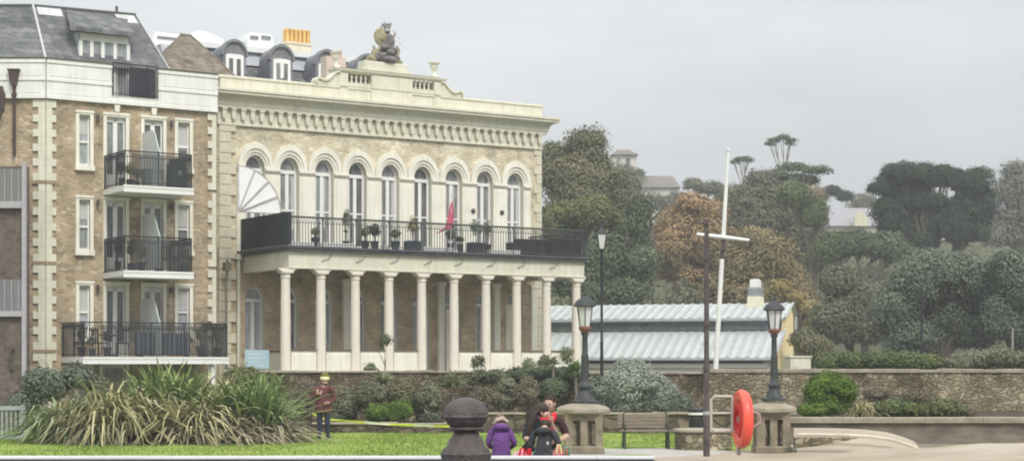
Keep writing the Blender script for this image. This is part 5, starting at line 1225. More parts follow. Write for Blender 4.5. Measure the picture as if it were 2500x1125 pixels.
# flag
fx_, fz_ = MP.s(1092, -3.7), 0
e_ = bal('flag', 1100, -3.75, 6.9, 'furled red and pink flag on a slanting pole over the balcony rail', 'flag')
m = MB(); m.tube((.0, 0, -.7), (-.02, -.1, 1.28), .018, n=6); m.lathe([(.03, 0), (.02, .05)], (-.02, -.1, 1.28), 8); m.build('pole', WHITE, e_)
m = MB(); vs = []; n = 10
prof = [(1.05, .03, -.03), (.85, .05, -.09), (.6, .08, -.18), (.4, .10, -.26), (.25, .10, -.36), (.15, .08, -.52), (.05, .04, -.66)]
for i, (z_, a, b_) in enumerate(prof):
    for k in range(6): t = k / 5; vs.append((a + (b_ - a) * t, -.08 - .05 * math.sin(k * 2.3 + i), z_ - .25 * t * (1 if i > 2 else .3)))
fs = [(i * 6 + k, i * 6 + k + 1, (i + 1) * 6 + k + 1, (i + 1) * 6 + k) for i in range(len(prof) - 1) for k in range(5)]
m.add(vs, fs); m.m = 1
m.add([(x, y - .012, z) for x, y, z in vs[7:10] + vs[13:16]], [(0, 1, 4, 3), (1, 2, 5, 4)])
m.build('cloth', [FLAGP, mat('pale_pink_flag', (.85, .45, .48), .8)], e_, True)
# things on the flats' balconies
def chair(u, off, z, label, group, rz=0, plane=LP, m1=None):
    e_ = bal('garden_chair', u, off, z, label, 'chair', group, plane); e_.rotation_euler.z = TH + rz; m1 = m1 or IRON
    m = MB(); m.bev(-.22, .22, -.22, .22, .42, .46, .01); m.build('seat', m1, e_)
    m = MB()
    for k in range(5): m.box(-.2 + k * .1 - .018, -.2 + k * .1 + .018, .19, .215, .46, .86)
    m.box(-.22, .22, .185, .22, .86, .92); m.build('backrest', m1, e_)
    for a in (-.19, .19):
        for b_ in (-.19, .19): m = MB(); m.tube((a, b_, .42), (a * 1.1, b_ * 1.1, 0), .016, n=6); m.build('leg', m1, e_)
CG = 'garden chairs on the flats balconies'
chair(240, -.9, 2.2, 'dark garden chair left of the door on the lowest balcony', CG, .5); chair(300, -.9, 2.2, 'dark garden chair right of the door on the lowest balcony', CG, -.4)
m_ = bal('garden_table', 268, -1.0, 2.2, 'dark round garden table between two chairs on the lowest balcony', 'table', None, LP)
m = MB(); m.lathe([(.36, .68), (.37, .70), (.36, .72)], (0, 0, 0), 18); m.build('table_top', IRON, m_); m = MB(); m.lathe([(.2, 0), (.18, .03), (.03, .06), (.03, .68)], (0, 0, 0), 12); m.build('pedestal', IRON, m_)
PG = 'potted plants on the flats balconies'
for (u, z, r_, h_, ph, key, lab, pm) in [(200, 2.2, .15, .3, .75, 'dkgreen', 'leafy plant in a dark pot at the left end of the lowest balcony', POTD), (225, 2.2, .12, .25, .45, 'blue', 'grey green plant beside the left end plant, lowest balcony', POTG),
    (340, 2.2, .16, .3, .5, 'olive', 'bushy pot by the divider screen on the lowest balcony', POTD), (490, 2.2, .17, .35, .7, 'olive', 'brown green bush in a pot near the right end of the lowest balcony', POTD), (530, 2.2, .15, .3, .72, 'autumn', 'reddish bush in a pot at the right corner of the lowest balcony', POTD),
    (318, 7.90, .14, .3, .55, 'olive', 'bushy dark plant at the left corner of the top balcony', POTD), (335, 7.90, .10, .25, .45, 'dkgreen', 'small green plant near the left corner of the top balcony', POTD), (322, 5.06, .15, .3, .8, 'dark', 'tall dark shrub at the left corner of the middle balcony', POTD), (385, 5.06, .15, .3, .5, 'dkgreen', 'low green bush beside the round one on the middle balcony', POTD), (262, 2.2, .15, .3, .6, 'dark', 'dark leafed bush in front of the table on the lowest balcony', POTD), (455, 2.2, .15, .3, .55, 'dkgreen', 'green bush right of the planter screen on the lowest balcony', POTD),
    (288, 5.1, .12, .3, .75, 'dark', 'slim dark conifer in a pot on the middle balcony', POTD), (345, 5.1, .16, .3, .62, 'olive', 'round brown green bush in the middle of the middle balcony', POTD), (450, 5.1, .14, .3, .65, 'autumn', 'rusty plant at the right end of the middle balcony', POTD),
    (296, 7.94, .10, .3, .55, 'dark', 'thin dark plant on the top balcony by the left door', POTD)]:
    potted(u, -.85 if z > 3 else -1.15, z, r_, h_, ph, key, lab, pm, 20, 28, .04, False, LP, PG)
chair(415, -.75, 5.1, 'grey garden chair on the middle balcony right of the divider', CG, .3)
e_ = bal('dark_planter_box', 395, -1.2, 2.2, 'long blue black planter screen along the lowest balcony rail', 'planter', None, LP)
m = MB(); m.bev(-.95, .95, -.12, .08, .03, .80, .02); m.build('box', mat('blue_black_screen', (.05, .055, .075), .6, .35, 5), e_)
m = MB()
for k in range(12): m.box(-.9 + k * .16, -.85 + k * .16, -.135, -.121, .06, .78)
m.build('slats', mat('grey_blue_slat', (.22, .22, .27), .6), e_)
e_ = bal('barbecue', 432, -.65, 7.94, 'black covered kettle barbecue on the top balcony', 'barbecue', None, LP)
m = MB(); m.lathe([(.12, .05), (.34, .10), (.37, .30), (.36, .80), (.30, .95), (.15, 1.02), (.02, 1.03)], (0, 0, 0), 18); m.build('cover', BLACKC, e_, True)
m = MB(); m.box(-.08, .08, -.385, -.36, .5, .66); m.build('label_patch', mat('grey_patch', (.45, .46, .46), .7), e_)
for a in (-.2, .2): m = MB(); m.tube((a, 0, .12), (a * 1.1, 0, 0), .03, n=6); m.build('leg', IRON, e_)
e_ = bal('storage_box', 372, -.8, 7.94, 'grey green slatted box on the top balcony', 'box', None, LP)
m = MB(); m.bev(-.32, .32, -.2, .2, .04, .60, .02); m.build('box', mat('grey_green_box', (.16, .19, .175), .6, .2, 4), e_); m = MB(); m.bev(-.34, .34, -.22, .22, .603, .66, .02); m.build('lid', MATS['grey_green_box'], e_)
# roof terrace things behind the parapet
potted(735, .9, 12.02, .16, .3, .42, 'silver', 'pale flowering pot on the roof terrace by the second dormer', POTG, 16, 24, .04, False, MP, None)
potted(690, .8, 12.02, .14, .28, .38, 'shrub', 'lilac grey pot plant on the roof terrace under the second dormer', POTG, 12, 24, .04, False, MP, None)
e_ = bal('folded_awning', 745, 1.2, 12.02, 'dark folded awning bundle on the roof terrace behind the parapet', 'awning')
m = MB(); m.path([(-.75, 0, .45), (-.2, 0, .50), (.4, .05, .52), (.85, 0, .38)], [.10, .16, .17, .08], 10); m.build('cloth', mat('dark_awning_cloth', (.09, .095, .11), .8, .3, 4), e_, True)
m = MB(); m.tube((-.6, 0, 0), (-.6, 0, .45), .03); m.tube((.6, 0, 0), (.6, 0, .45), .03); m.build('stand', IRON, e_)

# ================================================================== STREET FURNITURE
def pier(u0, u1, vt, vb, Y, label):
    w_ = (X(u1, Y) - X(u0, Y)) / 2; h_ = Z(vt, Y) - .05; e_ = empty('stone_pier', (X((u0 + u1) / 2, Y), Y + w_, .05), 0, label, 'pier', 'pierced stone piers carrying lamps')
    m = MB(); c = w_ * .92; p_ = .16
    m.bev(-w_, w_, -w_, w_, 0, .16, .03); m.box(-c, c, -c, c, h_ - .34, h_ - .2)
    for sx_ in (-1, 1):
        for sy_ in (-1, 1): m.box(min(sx_ * c, sx_ * (c - p_)), max(sx_ * c, sx_ * (c - p_)), min(sy_ * c, sy_ * (c - p_)), max(sy_ * c, sy_ * (c - p_)), .16, h_ - .34)
    m.box(-.075, .075, -c + .01, -c + .15, .16, h_ - .34)
    m.box(-c + .01, -c + .15, -.075, .075, .16, h_ - .34); m.box(c - .15, c - .01, -.075, .075, .16, h_ - .34)
    m.build('shaft', STONE, e_)
    m = MB(); m.box(-c + .20, c - .20, -c + .20, c - .20, .16, h_ - .34); m.build('core', STONE, e_)
    m = MB()
    for x in (-w_ * .5, w_ * .5): m.lathe([(.05, 0), (.035, .06), (.06, .2), (.03, .34), (.05, .42)], (x, -c + .1, .2), 8)
    m.build('balusters', STONE, e_)
    m = MB(); k = w_ / .70
    m.lathe([(.70 * k * 1.34, 0), (.74 * k * 1.34, .03), (.74 * k * 1.34, .09), (.66 * k * 1.34, .14), (.42 * k * 1.34, .19), (.30 * k * 1.34, .21)], (0, 0, h_ - .2), 8)
    m.build('cap', COPE, e_)
    return e_, h_ + .05
def lamp(u, Y, vt, vb, label, yoff=0):
    zb = Z(vb, Y); h_ = Z(vt, Y) - zb; e_ = empty('lamp_column', (X(u, Y), Y + yoff, zb), 0, label, 'lamp', 'lamps on stone piers')
    s = h_ / 2.15
    m = MB(); m.lathe([(.26, 0), (.26, .05), (.19, .08), (.17, .14), (.13, .20), (.11, .28), (.15, .31), (.15, .35), (.10, .40), (.075, .46), (.085, .55), (.075, .9), (.08, .95), (.062, .98), (.055, 1.35), (.085, 1.40), (.06, 1.44)], (0, 0, 0), 14); m.v = [(a * s, b * s, c * s) for a, b, c in m.v]; m.build('post', mat('grey_black_iron', (.05, .055, .056), .55, .3, 8) if 'grey_black_iron' not in MATS else MATS['grey_black_iron'], e_, True)
    m = MB(); m.lathe([(.095, 1.44), (.13, 1.50), (.12, 1.54)], (0, 0, 0), 12); m.v = [(a * s, b * s, c * s) for a, b, c in m.v]; o = m.build('lantern', mat('rusty_gallery', (.20, .09, .06), .7, .3, 8) if 'rusty_gallery' not in MATS else MATS['rusty_gallery'], e_, True)
    m = MB(); m.lathe([(.11, 1.54), (.165, 1.93)], (0, 0, 0), 6); m.v = [(a * s, b * s, c * s) for a, b, c in m.v]; m.build('lantern_glass', LAMPG, o)
    m = MB()
    for k in range(6): q_ = 2 * math.pi * (k + .5) / 6; m.tube((.113 * math.cos(q_), .113 * math.sin(q_), 1.54), (.170 * math.cos(q_), .170 * math.sin(q_), 1.93), .011, n=5)
    m.v = [(a * s, b * s, c * s) for a, b, c in m.v]; m.build('glazing_bars', IRON, o)
    m = MB(); m.lathe([(.20, 1.93), (.235, 1.95), (.22, 1.99), (.17, 2.06), (.08, 2.11), (.05, 2.14), (.03, 2.16), (.04, 2.19), (.01, 2.22)], (0, 0, 0), 14); m.v = [(a * s, b * s, c * s) for a, b, c in m.v]; m.build('lantern_hood', MATS['grey_black_iron'], o, True)
pier(1376, 1476, 986, 1112, 36.9, 'square weathered stone pier with pierced sides beside the seated group'); lamp(1428, 37.35, 722, 984, 'short lamp with domed hood on the pier by the seated group', .0)
pier(1846, 1934, 984, 1110, 36.9, 'square weathered stone pier with pierced sides right of the lifebuoy'); lamp(1890, 37.3, 733, 978, 'short lamp with domed hood on the pier by the lifebuoy', .0)
# thin lantern lamp in the bed
Y_ = 50.2; e_ = empty('street_lamp', (X(1469, Y_), Y_, .5), 0, 'tall thin black lamp post with four-sided lantern before the dark trees', 'lamp')
hz = Z(608, Y_) - .5
m = MB(); m.lathe([(.10, 0), (.10, .5), (.07, .56), (.05, .62), (.045, 2.0), (.06, 2.03), (.042, 2.06), (.035, hz - .1), (.06, hz - .06), (.03, hz)], (0, 0, 0), 10); m.build('post', IRON, e_, True)
m = MB(); m.lathe([(.10, 0), (.175, .42)], (0, 0, hz), 4); o = m.build('lantern', LAMPG, e_)
m = MB(); m.lathe([(.20, .42), (.20, .44), (.05, .60), (.03, .66), (.01, .74)], (0, 0, hz), 4)
for k in range(4): q_ = 2 * math.pi * (k + .5) / 4; m.tube((.10 * math.cos(q_), .10 * math.sin(q_), hz), (.178 * math.cos(q_), .178 * math.sin(q_), hz + .42), .014, n=5)
m.lathe([(.12, -.02), (.12, .01)], (0, 0, hz), 4); m.build('lantern_frame', IRON, o)
# tall black pole on the coping
Y_ = 25.0; e_ = empty('tall_pole', (X(1725, Y_), Y_, .613), 0, 'tall black pole with short side arm at its top, standing on the sea wall', 'pole')
ht = Z(545, Y_) - .613
m = MB(); m.lathe([(.048, 0), (.048, .55), (.038, .60), (.034, ht - .4), (.030, ht)], (0, 0, 0), 12); m.build('post', IRONB, e_, True)
m = MB(); m.tube((.02, 0, ht), (-.20, 0, ht + .02), .014, n=8); m.tube((-.2, 0, ht + .02), (-.2, 0, ht - .03), .012, n=6); m.box(-.05, .03, -.04, .04, ht - .02, ht + .05); m.build('side_arm', IRONB, e_)
m = MB(); m.box(-.045, .045, -.05, .05, ht - .52, ht - .28); m.build('junction_box', IRONB, e_)
m = MB(); m.lathe([(.05, 0), (.052, .02), (.05, .05)], (0, 0, Z(1012, Y_) - .613), 12); m.build('clamp', mat('silver_clamp', (.5, .5, .52), .4, .1, 3, 0, .6), e_)
m = MB(); m.lathe([(.046, 0), (.05, .02), (.05, .06), (.045, .08)], (0, 0, Z(905, Y_) - .613), 12); m.lathe([(.04, 0), (.05, .05), (.04, .1)], (0, 0, Z(800, Y_) - .613), 12); m.build('collar', IRONB, e_)
# white flag mast
Y_ = 57.0; b0_ = at(1747, 905, Y_); t0_ = at(1778, 368, Y_); e_ = empty('flag_mast', (b0_.x, Y_, 0), 0, 'leaning white flag mast with a horizontal yard', 'mast')
def mastp(v): t = (905 - v) / (905 - 368); q_ = b0_.lerp(t0_, t); return (q_.x - b0_.x, 0, q_.z)
m = MB(); a = mastp(905); m.tube((a[0] - .05, 0, 0), a, .085, .085, 10); m.tube(mastp(905), mastp(632), .085, .075, 10); m.build('lower_mast', WHITE, e_, True)
m = MB(); m.tube(mastp(632), mastp(580), .06, .06, 8); m.box(mastp(600)[0] - .12, mastp(600)[0] + .12, -.1, .1, mastp(612)[2], mastp(608)[2]); m.build('mast_joint', IRONB, e_)
m = MB(); m.tube(mastp(580), mastp(368), .075, .05, 10); m.lathe([(.07, 0), (.08, .03), (.02, .07)], mastp(368), 10); m.build('topmast', WHITE, e_, True)
m = MB(); a = at(1700, 572, Y_); b_ = at(1828, 587, Y_); m.path([(a.x - b0_.x, -.09, a.z), ((a.x + b_.x) / 2 - b0_.x, -.09, (a.z + b_.z) / 2), (b_.x - b0_.x, -.09, b_.z)], [.05, .072, .05], 8); m.build('yard', WHITE, e_, True)
# lifebuoy stand and lifebuoy
Y_ = 26.6; e_ = empty('lifebuoy_stand', (X(1790, Y_), Y_, .045), 0, 'pale tubular frame and housing post for the lifebuoy', 'stand')
fx = lambda u: X(u, Y_) - X(1790, Y_)
fz = lambda v: Z(v, Y_) - .045
m = MB(); r_ = .022; A_, B_, T_, D_ = fx(1736), fx(1788), fz(967), fz(1052)
m.path([(A_, 0, D_), (A_, 0, T_ - .05), (A_ + .05, 0, T_), (B_, 0, T_)], r_, 8); m.path([(B_, 0, T_), (B_, 0, D_)], r_, 8); m.path([(B_ + .1, 0, D_), (A_ + .05, 0, D_), (A_, 0, D_ + .05)], r_, 8); m.tube((A_, 0, fz(1008)), (B_, 0, fz(1008)), r_ * .8); m.build('tube_frame', TUBEW, e_)
m = MB(); m.tube((B_ + .10, .05, 0), (B_ + .10, .05, fz(960)), .035, n=10); m.build('post', TUBEW, e_, True)
cz_ = fz(1022) ; cx_ = fx(1812)
lb = empty('lifebuoy', (X(1809, Y_), Y_ - .10, Z(1022, Y_)), R(-83), 'bright orange red lifebuoy in its moulded oval housing, seen nearly edge on', 'lifebuoy')
def torus(mb, Rr_, r_, cy=0, sz=1.0, n=28, k=10):
    vs = []; fs = []
    for i in range(n):
        a = 2 * math.pi * i / n
        for j in range(k):
            b = 2 * math.pi * j / k; q_ = Rr_ + r_ * math.cos(b); vs.append((q_ * math.cos(a), cy + r_ * math.sin(b), q_ * math.sin(a) * sz))
    for i in range(n):
        for j in range(k): fs.append((i * k + j, ((i + 1) % n) * k + j, ((i + 1) % n) * k + (j + 1) % k, i * k + (j + 1) % k))
    mb.add(vs, fs)
m = MB(); m.T = Matrix.Rotation(R(90), 4, 'X') @ Matrix.Scale(1.06, 4, (0, 1, 0)); m.lathe([(.02, -.10), (.30, -.10), (.385, -.08), (.415, -.03), (.42, .02), (.40, .065), (.36, .08), (.31, .07), (.27, .04), (.26, .0), (.02, -.01)], (0, 0, 0), 36); m.build('housing', BUOY, lb, True)
m = MB(); torus(m, .19, .055, -.03, 1.06, 28, 10); m.build('ring', BUOYR, lb, True)
m = MB(); m.path([(.10, .14, .12), (.12, .24, .08), (.12, .26, -.04), (.10, .14, -.12)], .014, 6); m.build('back_handle', mat('dusty_pink_grey', (.45, .33, .33), .6), lb)
# litter bin
Y_ = 41.5; e_ = empty('litter_bin', (X(1701, Y_), Y_, .045), 0, 'black litter bin with a pale band behind the low round stone seat', 'bin')
hb = Z(995, Y_) - .045
m = MB(); m.lathe([(.17, 0), (.18, .05), (.19, hb - .25)], (0, 0, 0), 16); m.build('body', IRON, e_); m = MB(); m.lathe([(.20, hb - .10), (.205, hb - .06), (.19, hb - .02), (.08, hb)], (0, 0, 0), 16); m.build('lid', IRON, e_, True)
m = MB(); m.lathe([(.206, hb - .16), (.206, hb - .105)], (0, 0, 0), 16); m.build('band', WHITE, e_)
m = MB(); 
for k in range(4): q_ = 2 * math.pi * (k + .5) / 4; m.tube((.16 * math.cos(q_), .16 * math.sin(q_), hb - .26), (.16 * math.cos(q_), .16 * math.sin(q_), hb - .15), .02, n=6)
m.build('posts', IRON, e_)
# round low stone seat
Y_ = 38.4; w_ = (X(1800, Y_) - X(1648, Y_)) / 2; e_ = empty('stone_drum_bench', (X(1724, Y_), Y_ + .55, .045), 0, 'low round drum of pale stone with overhanging top behind the tall pole', 'bench')
m = MB(); m.lathe([(w_ * .94, 0), (w_ * .92, .39)], (0, 0, 0), 22, .8); m.build('drum', RUBL, e_); m = MB(); m.lathe([(w_ * .99, .39), (w_ * 1.01, .42), (w_ * 1.0, .45), (w_ * .9, .46)], (0, 0, 0), 22, .8); m.build('top', SAND, e_)
# bench
Y_ = 39.4; bw = (X(1640, Y_) - X(1512, Y_)) / 2; e_ = empty('park_bench', (X(1577, Y_), Y_, .045), 0, 'weathered grey brown park bench with slatted back below the silver bush', 'bench')
m = MB()
for k in range(4): m.box(-bw, bw, -.22 + k * .115, -.13 + k * .115, .385, .41)
m.build('seat', WOOD, e_)
m = MB()
for k in range(4): z_ = .45 + k * .078; m.box(-bw - .03 + .0, bw - .06, .25 + k * .015, .275 + k * .015, z_, z_ + .066)
m.build('backrest', WOOD, e_)
for s_ in (-1, 1):
    x = s_ * (bw - .10)
    m = MB(); m.path([(x, -.26, 0), (x, -.18, .2), (x, -.2, .38)], [.035, .028, .03], 6); m.build('leg', DKWOOD, e_)
    m = MB(); m.path([(x, .34, 0), (x, .24, .2), (x, .25, .4), (x, .31, .78)], [.035, .03, .028, .02], 6); m.build('leg', DKWOOD, e_)
    m = MB(); m.path([(x, -.22, .37), (x, .0, .36), (x, .26, .36)], [.022, .022, .022], 6); m.path([(x, -.2, .38), (x, -.24, .52), (x, -.1, .57), (x, .28, .57)], .02, 6); m.build('armrest', DKWOOD, e_)
# foreground iron bollard with ball finial
Y_ = 14.0; e_ = empty('iron_bollard', (X(1138, Y_), Y_, 0), 0, 'big dark cast iron bollard with flattened ball finial in the foreground', 'bollard')
zz = lambda v: Z(v, Y_); px = Y_ / F
m = MB(); m.lathe([(62 * px, zz(1150)), (60 * px, zz(1122)), (62 * px, zz(1113)), (63 * px, zz(1106)), (58 * px, zz(1099)), (56 * px, zz(1093)), (48 * px, zz(1088)), (42 * px, zz(1072)), (34 * px, zz(1062)), (30 * px, zz(1052))], (0, 0, 0), 26)
m.lathe([(.23, 0), (.23, .12), (.19, .16), (.185, .7), (.17, .74), (.165, zz(1160)), (.21, zz(1151))], (0, 0, 0), 26)
m.build('shaft', IRONB, e_, True)
m = MB(); m.ball((0, 0, zz(1011)), 54.5 * px, 54.5 * px, 42 * px, 28, 16); m.lathe([(53 * px, zz(1021)), (56.5 * px, zz(1018)), (56.5 * px, zz(1014)), (54 * px, zz(1011))], (0, 0, 0), 28); m.lathe([(40 * px, zz(1050)), (44 * px, zz(1046)), (40 * px, zz(1040))], (0, 0, 0), 24); m.build('ball_finial', IRONB, e_, True)
m = MB()
for k in range(10):
    q_ = 2 * math.pi * k / 10 + .2; m.path([(57 * px * math.cos(q_), 57 * px * math.sin(q_), zz(1150)), (59 * px * math.cos(q_ + .1), 59 * px * math.sin(q_ + .1), zz(1135)), (54 * px * math.cos(q_ + .25), 54 * px * math.sin(q_ + .25), zz(1120))], [.016, .022, .008], 6)
m.build('leaf_ornament', mat('worn_iron_edge', (.16, .145, .14), .5, .3, 12), e_, True)
# barrier tape
pts = [(762, 1008, 46.2), (795, 1023, 45.6), (840, 1026, 45.2), (890, 1030, 44.6), (950, 1035, 44), (1010, 1037, 43), (1060, 1039, 42), (1112, 1040, 41)]
m = MB(); vs = []
for i, (u, v, Y) in enumerate(pts):
    p = at(u, v, Y); hw_ = .034 * (1 if i % 2 else .75); vs += [(p.x, p.y, p.z - hw_), (p.x, p.y + .02 * math.sin(i * 2), p.z + hw_)]
m.add(vs, [(2 * i, 2 * i + 2, 2 * i + 3, 2 * i + 1) for i in range(len(pts) - 1)]); m.m = 1
for i in (3, 5): 
    a = vs[2 * i: 2 * i + 4]; m.add([(x, y - .004, z) for x, y, z in a], [(0, 2, 3, 1)])
e_ = one('barrier_tape', m, [TAPE, mat('pale_tape', (.80, .82, .60), .6)], (0, 0, 0), 0, 'yellow green barrier tape stretched across the lawn behind the bollard', 'tape')
for k, (u, Y, vt, lab) in enumerate(((760, 46.3, 1000, 'thin stake holding the tape left of the standing person'), (1113, 41.0, 1034, 'thin stake holding the tape, hidden mostly by the bollard'))):
    m = MB(); m.tube((0, 0, 0), (0, 0, Z(vt, Y)), .02, .018, 8); m.lathe([(.03, 0), (.012, .03)], (0, 0, Z(vt, Y)), 8); one('stake', m, IRON, (X(u, Y), Y + .03, 0), 0, lab, 'stake', None, True)

# ================================================================== PEOPLE
def human(name, loc, rz, J, mats, zones, label, scale=1.0, extra=()):
    """J: joint -> (parent, (x, y, z), radius, material index); grown into one continuous skin. Faces -y."""
    names = list(J); idx = {n: i for i, n in enumerate(names)}
    me = bpy.data.meshes.new(name + '_sk')
    me.from_pydata([J[n][1] for n in names], [(idx[J[n][0]], idx[n]) for n in names if J[n][0]], [])
    o = bpy.data.objects.new(name + '_sk', me); COL.objects.link(o)
    md_ = o.modifiers.new('s', 'SKIN'); md_.use_smooth_shade = True; md_.branch_smoothing = .5
    ss = o.modifiers.new('u', 'SUBSURF'); ss.levels = 2; ss.render_levels = 2
    if not me.skin_vertices: 
        me.attributes  # layer is made by the modifier
    sv = me.skin_vertices[0].data
    for n in names:
        r_ = J[n][2]; sv[idx[n]].radius = (r_, r_) if not isinstance(r_, tuple) else r_
        sv[idx[n]].use_root = (J[n][0] is None)
    dg = bpy.context.evaluated_depsgraph_get(); dg.update()
    bm_ = bpy.data.meshes.new_from_object(o.evaluated_get(dg))
    bpy.data.objects.remove(o)
    bm_.materials.clear()
    for m in mats: bm_.materials.append(m)
    segs = [(Vector(J[J[n][0]][1]), Vector(J[n][1]), J[n][3]) for n in names if J[n][0]]
    mi = []
    for p in bm_.polygons:
        c = p.center; best = 1e9; k = 0
        for a, b_, m in segs:
            ab = b_ - a; t = max(0, min(1, (c - a).dot(ab) / max(1e-9, ab.length_squared))); d = (c - a - ab * t).length
            if d < best: best = d; k = m
        mi.append(k)
    bm_.polygons.foreach_set('material_index', mi); bm_.polygons.foreach_set('use_smooth', [True] * len(mi))
    bm_.name = 'person'
    b = bpy.data.objects.new(name, bm_); COL.objects.link(b); b.location = loc; b.rotation_euler = (0, 0, rz); b.scale = (scale,) * 3
    return tag(b, label, 'person')
def fingers(J, wrist, side, direction, m=0):
    w_ = Vector(J[wrist][1]); d_ = Vector(direction).normalized(); s_ = d_.cross(Vector((0, 1, .3))).normalized() * side
    pn = wrist + '_palm'; J[pn] = (wrist, tuple(w_ + d_ * .07), (.034, .02), m); p = w_ + d_ * .07
    for k, (o_, l_) in enumerate(((-.030, .060), (-.010, .078), (.010, .074), (.030, .055))):
        a = p + s_ * o_ + d_ * .035; b_ = a + d_ * l_ * .5 + Vector((0, .008, -.008)); c = b_ + d_ * l_ * .4 + Vector((0, .015, -.015))
        J[f'{wrist}f{k}a'] = (pn, tuple(a), .010, m); J[f'{wrist}f{k}b'] = (f'{wrist}f{k}a', tuple(b_), .009, m); J[f'{wrist}f{k}c'] = (f'{wrist}f{k}b', tuple(c), .007, m)
    a = w_ + d_ * .03 - s_ * .035; b_ = a - s_ * .022 + d_ * .03
    J[wrist + 't1'] = (wrist, tuple(a), .012, m); J[wrist + 't2'] = (wrist + 't1', tuple(b_), .009, m)
def face(b, c, r_, fwd, m=None):
    fwd = Vector(fwd).normalized(); up_ = Vector((0, 0, 1)); rt = fwd.cross(up_).normalized(); up_ = rt.cross(fwd); c = Vector(c)
    f_ = MB(); f_.ball(c + fwd * r_ * 1.02 - up_ * r_ * .08, .014, .016, .022); f_.build('nose', SKIN, b, True)
    f_ = MB()
    for s_ in (-1, 1): f_.ball(c + fwd * r_ * .92 + rt * s_ * .034 + up_ * r_ * .12, .013, .013, .010)
    f_.build('eyes', HAIRD, b)
    f_ = MB(); q_ = c + fwd * r_ * .90 - up_ * r_ * .5; f_.path([q_ - rt * .025, q_ + fwd * .01, q_ + rt * .025], .006, 6); f_.build('mouth', mat('lips', (.42, .14, .12), .6) if 'lips' not in MATS else MATS['lips'], b)
    f_ = MB()
    for s_ in (-1, 1): f_.ball(c + rt * s_ * r_ * .98, .012, .02, .03)
    f_.build('ears', SKIN, b)
# standing person on the lawn
J = {}
def j(n, p, pos, r_, m): J[n] = (p, pos, r_, m)
j('pel', None, (0, 0, .88), (.17, .13), 2); j('wai', 'pel', (0, 0, 1.02), (.20, .16), 1); j('che', 'wai', (0, -.02, 1.22), (.21, .16), 1); j('nb', 'che', (.01, -.03, 1.36), (.10, .08), 1)
j('nk', 'nb', (.02, -.05, 1.42), .052, 0); j('jw', 'nk', (.03, -.09, 1.48), (.065, .07), 0); j('cr', 'jw', (.03, -.08, 1.57), (.082, .092), 0); j('tp', 'cr', (.03, -.07, 1.63), (.05, .06), 0)
for s_, n in ((-1, 'l'), (1, 'r')):
    j('sh' + n, 'nb', (s_ * .20, 0, 1.32), .095, 1)
    j('hp' + n, 'pel', (s_ * .09, 0, .80), .105, 2); j('kn' + n, 'hp' + n, (s_ * .10, -.03 * s_, .46), .075, 2); j('an' + n, 'kn' + n, (s_ * .11, .03, .10), .055, 2); j('to' + n, 'an' + n, (s_ * .13, -.12, .045), .042, 3)
j('ell', 'shl', (-.29, -.02, 1.08), .08, 1); j('wrl', 'ell', (-.17, -.22, 1.18), .036, 1)
j('elr', 'shr', (.28, 0, 1.05), .08, 1); j('wrr', 'elr', (.14, -.20, .96), .036, 1)
fingers(J, 'wrl', 1, (.05, -.3, 1)); fingers(J, 'wrr', -1, (-.7, -.6, .1))
zst_ = 0.005
P1 = human('person', (X(790, 44.6), 44.6, zst_), R(8), J, [SKIN, MAROON, NAVY, BLACKC], None, 'standing person in a maroon jacket, navy trousers and pale yellow hat on the lawn', .985)
face(P1, (.03, -.085, 1.54), .085, (.1, -1, -.25))
m = MB(); m.lathe([(.108, -.02), (.118, 0), (.118, .05), (.108, .065), (.09, .07)], (.03, -.075, 1.565), 18); m.build('hat', HATY, P1, True)
m = MB(); m.lathe([(.108, -.05), (.105, -.01), (.085, .03), (.045, .055), (.01, .06)], (.035, -.07, 1.68), 16); m.build('hat_top', HATD, P1, True)
m = MB(); m.lathe([(.205, .0), (.225, .02), (.215, .24), (.20, .36)], (0, 0, .70), 18, .8); m.build('jacket_hem', MAROON, P1, True)
# seated people: common torso
def seated(lean=(0, 0), mt=1, th=.0, chest=.15, legs=True, sh=.17, hz_=.0, sk=0, knee_in=0):
    J.clear(); lx_, ly_ = lean
    j('pel', None, (0, 0, .45), (.16, .13), 2); j('wai', 'pel', (lx_ * .3, ly_ * .3, .62), (chest, chest * .8), mt); j('che', 'wai', (lx_ * .7, ly_ * .7, .82), (chest * 1.05, chest * .82), mt); j('nb', 'che', (lx_, ly_, .98), (.09, .08), mt)
    j('nk', 'nb', (lx_ * 1.15, ly_ * 1.15, 1.04), .05, sk)
    for s_, n in ((-1, 'l'), (1, 'r')):
        j('sh' + n, 'nb', (lx_ * .9 + s_ * sh, ly_ * .9, .94), .07, mt)
        j('hp' + n, 'pel', (s_ * .10, -.05, .45), .10, 2); j('kn' + n, 'hp' + n, (s_ * .13, -.42, .47), .07, 2); j('an' + n, 'kn' + n, (s_ * .13, -.40, .10), .05, 2); j('to' + n, 'an' + n, (s_ * .14, -.55, .04), .04, 3)
YP = 27.0
def ground_person(u, label, rz, mats, sc_=1.0, dy=0.0):
    return human('person', (X(u, YP + dy), YP + dy, .045), rz, dict(J), mats, None, label, sc_)
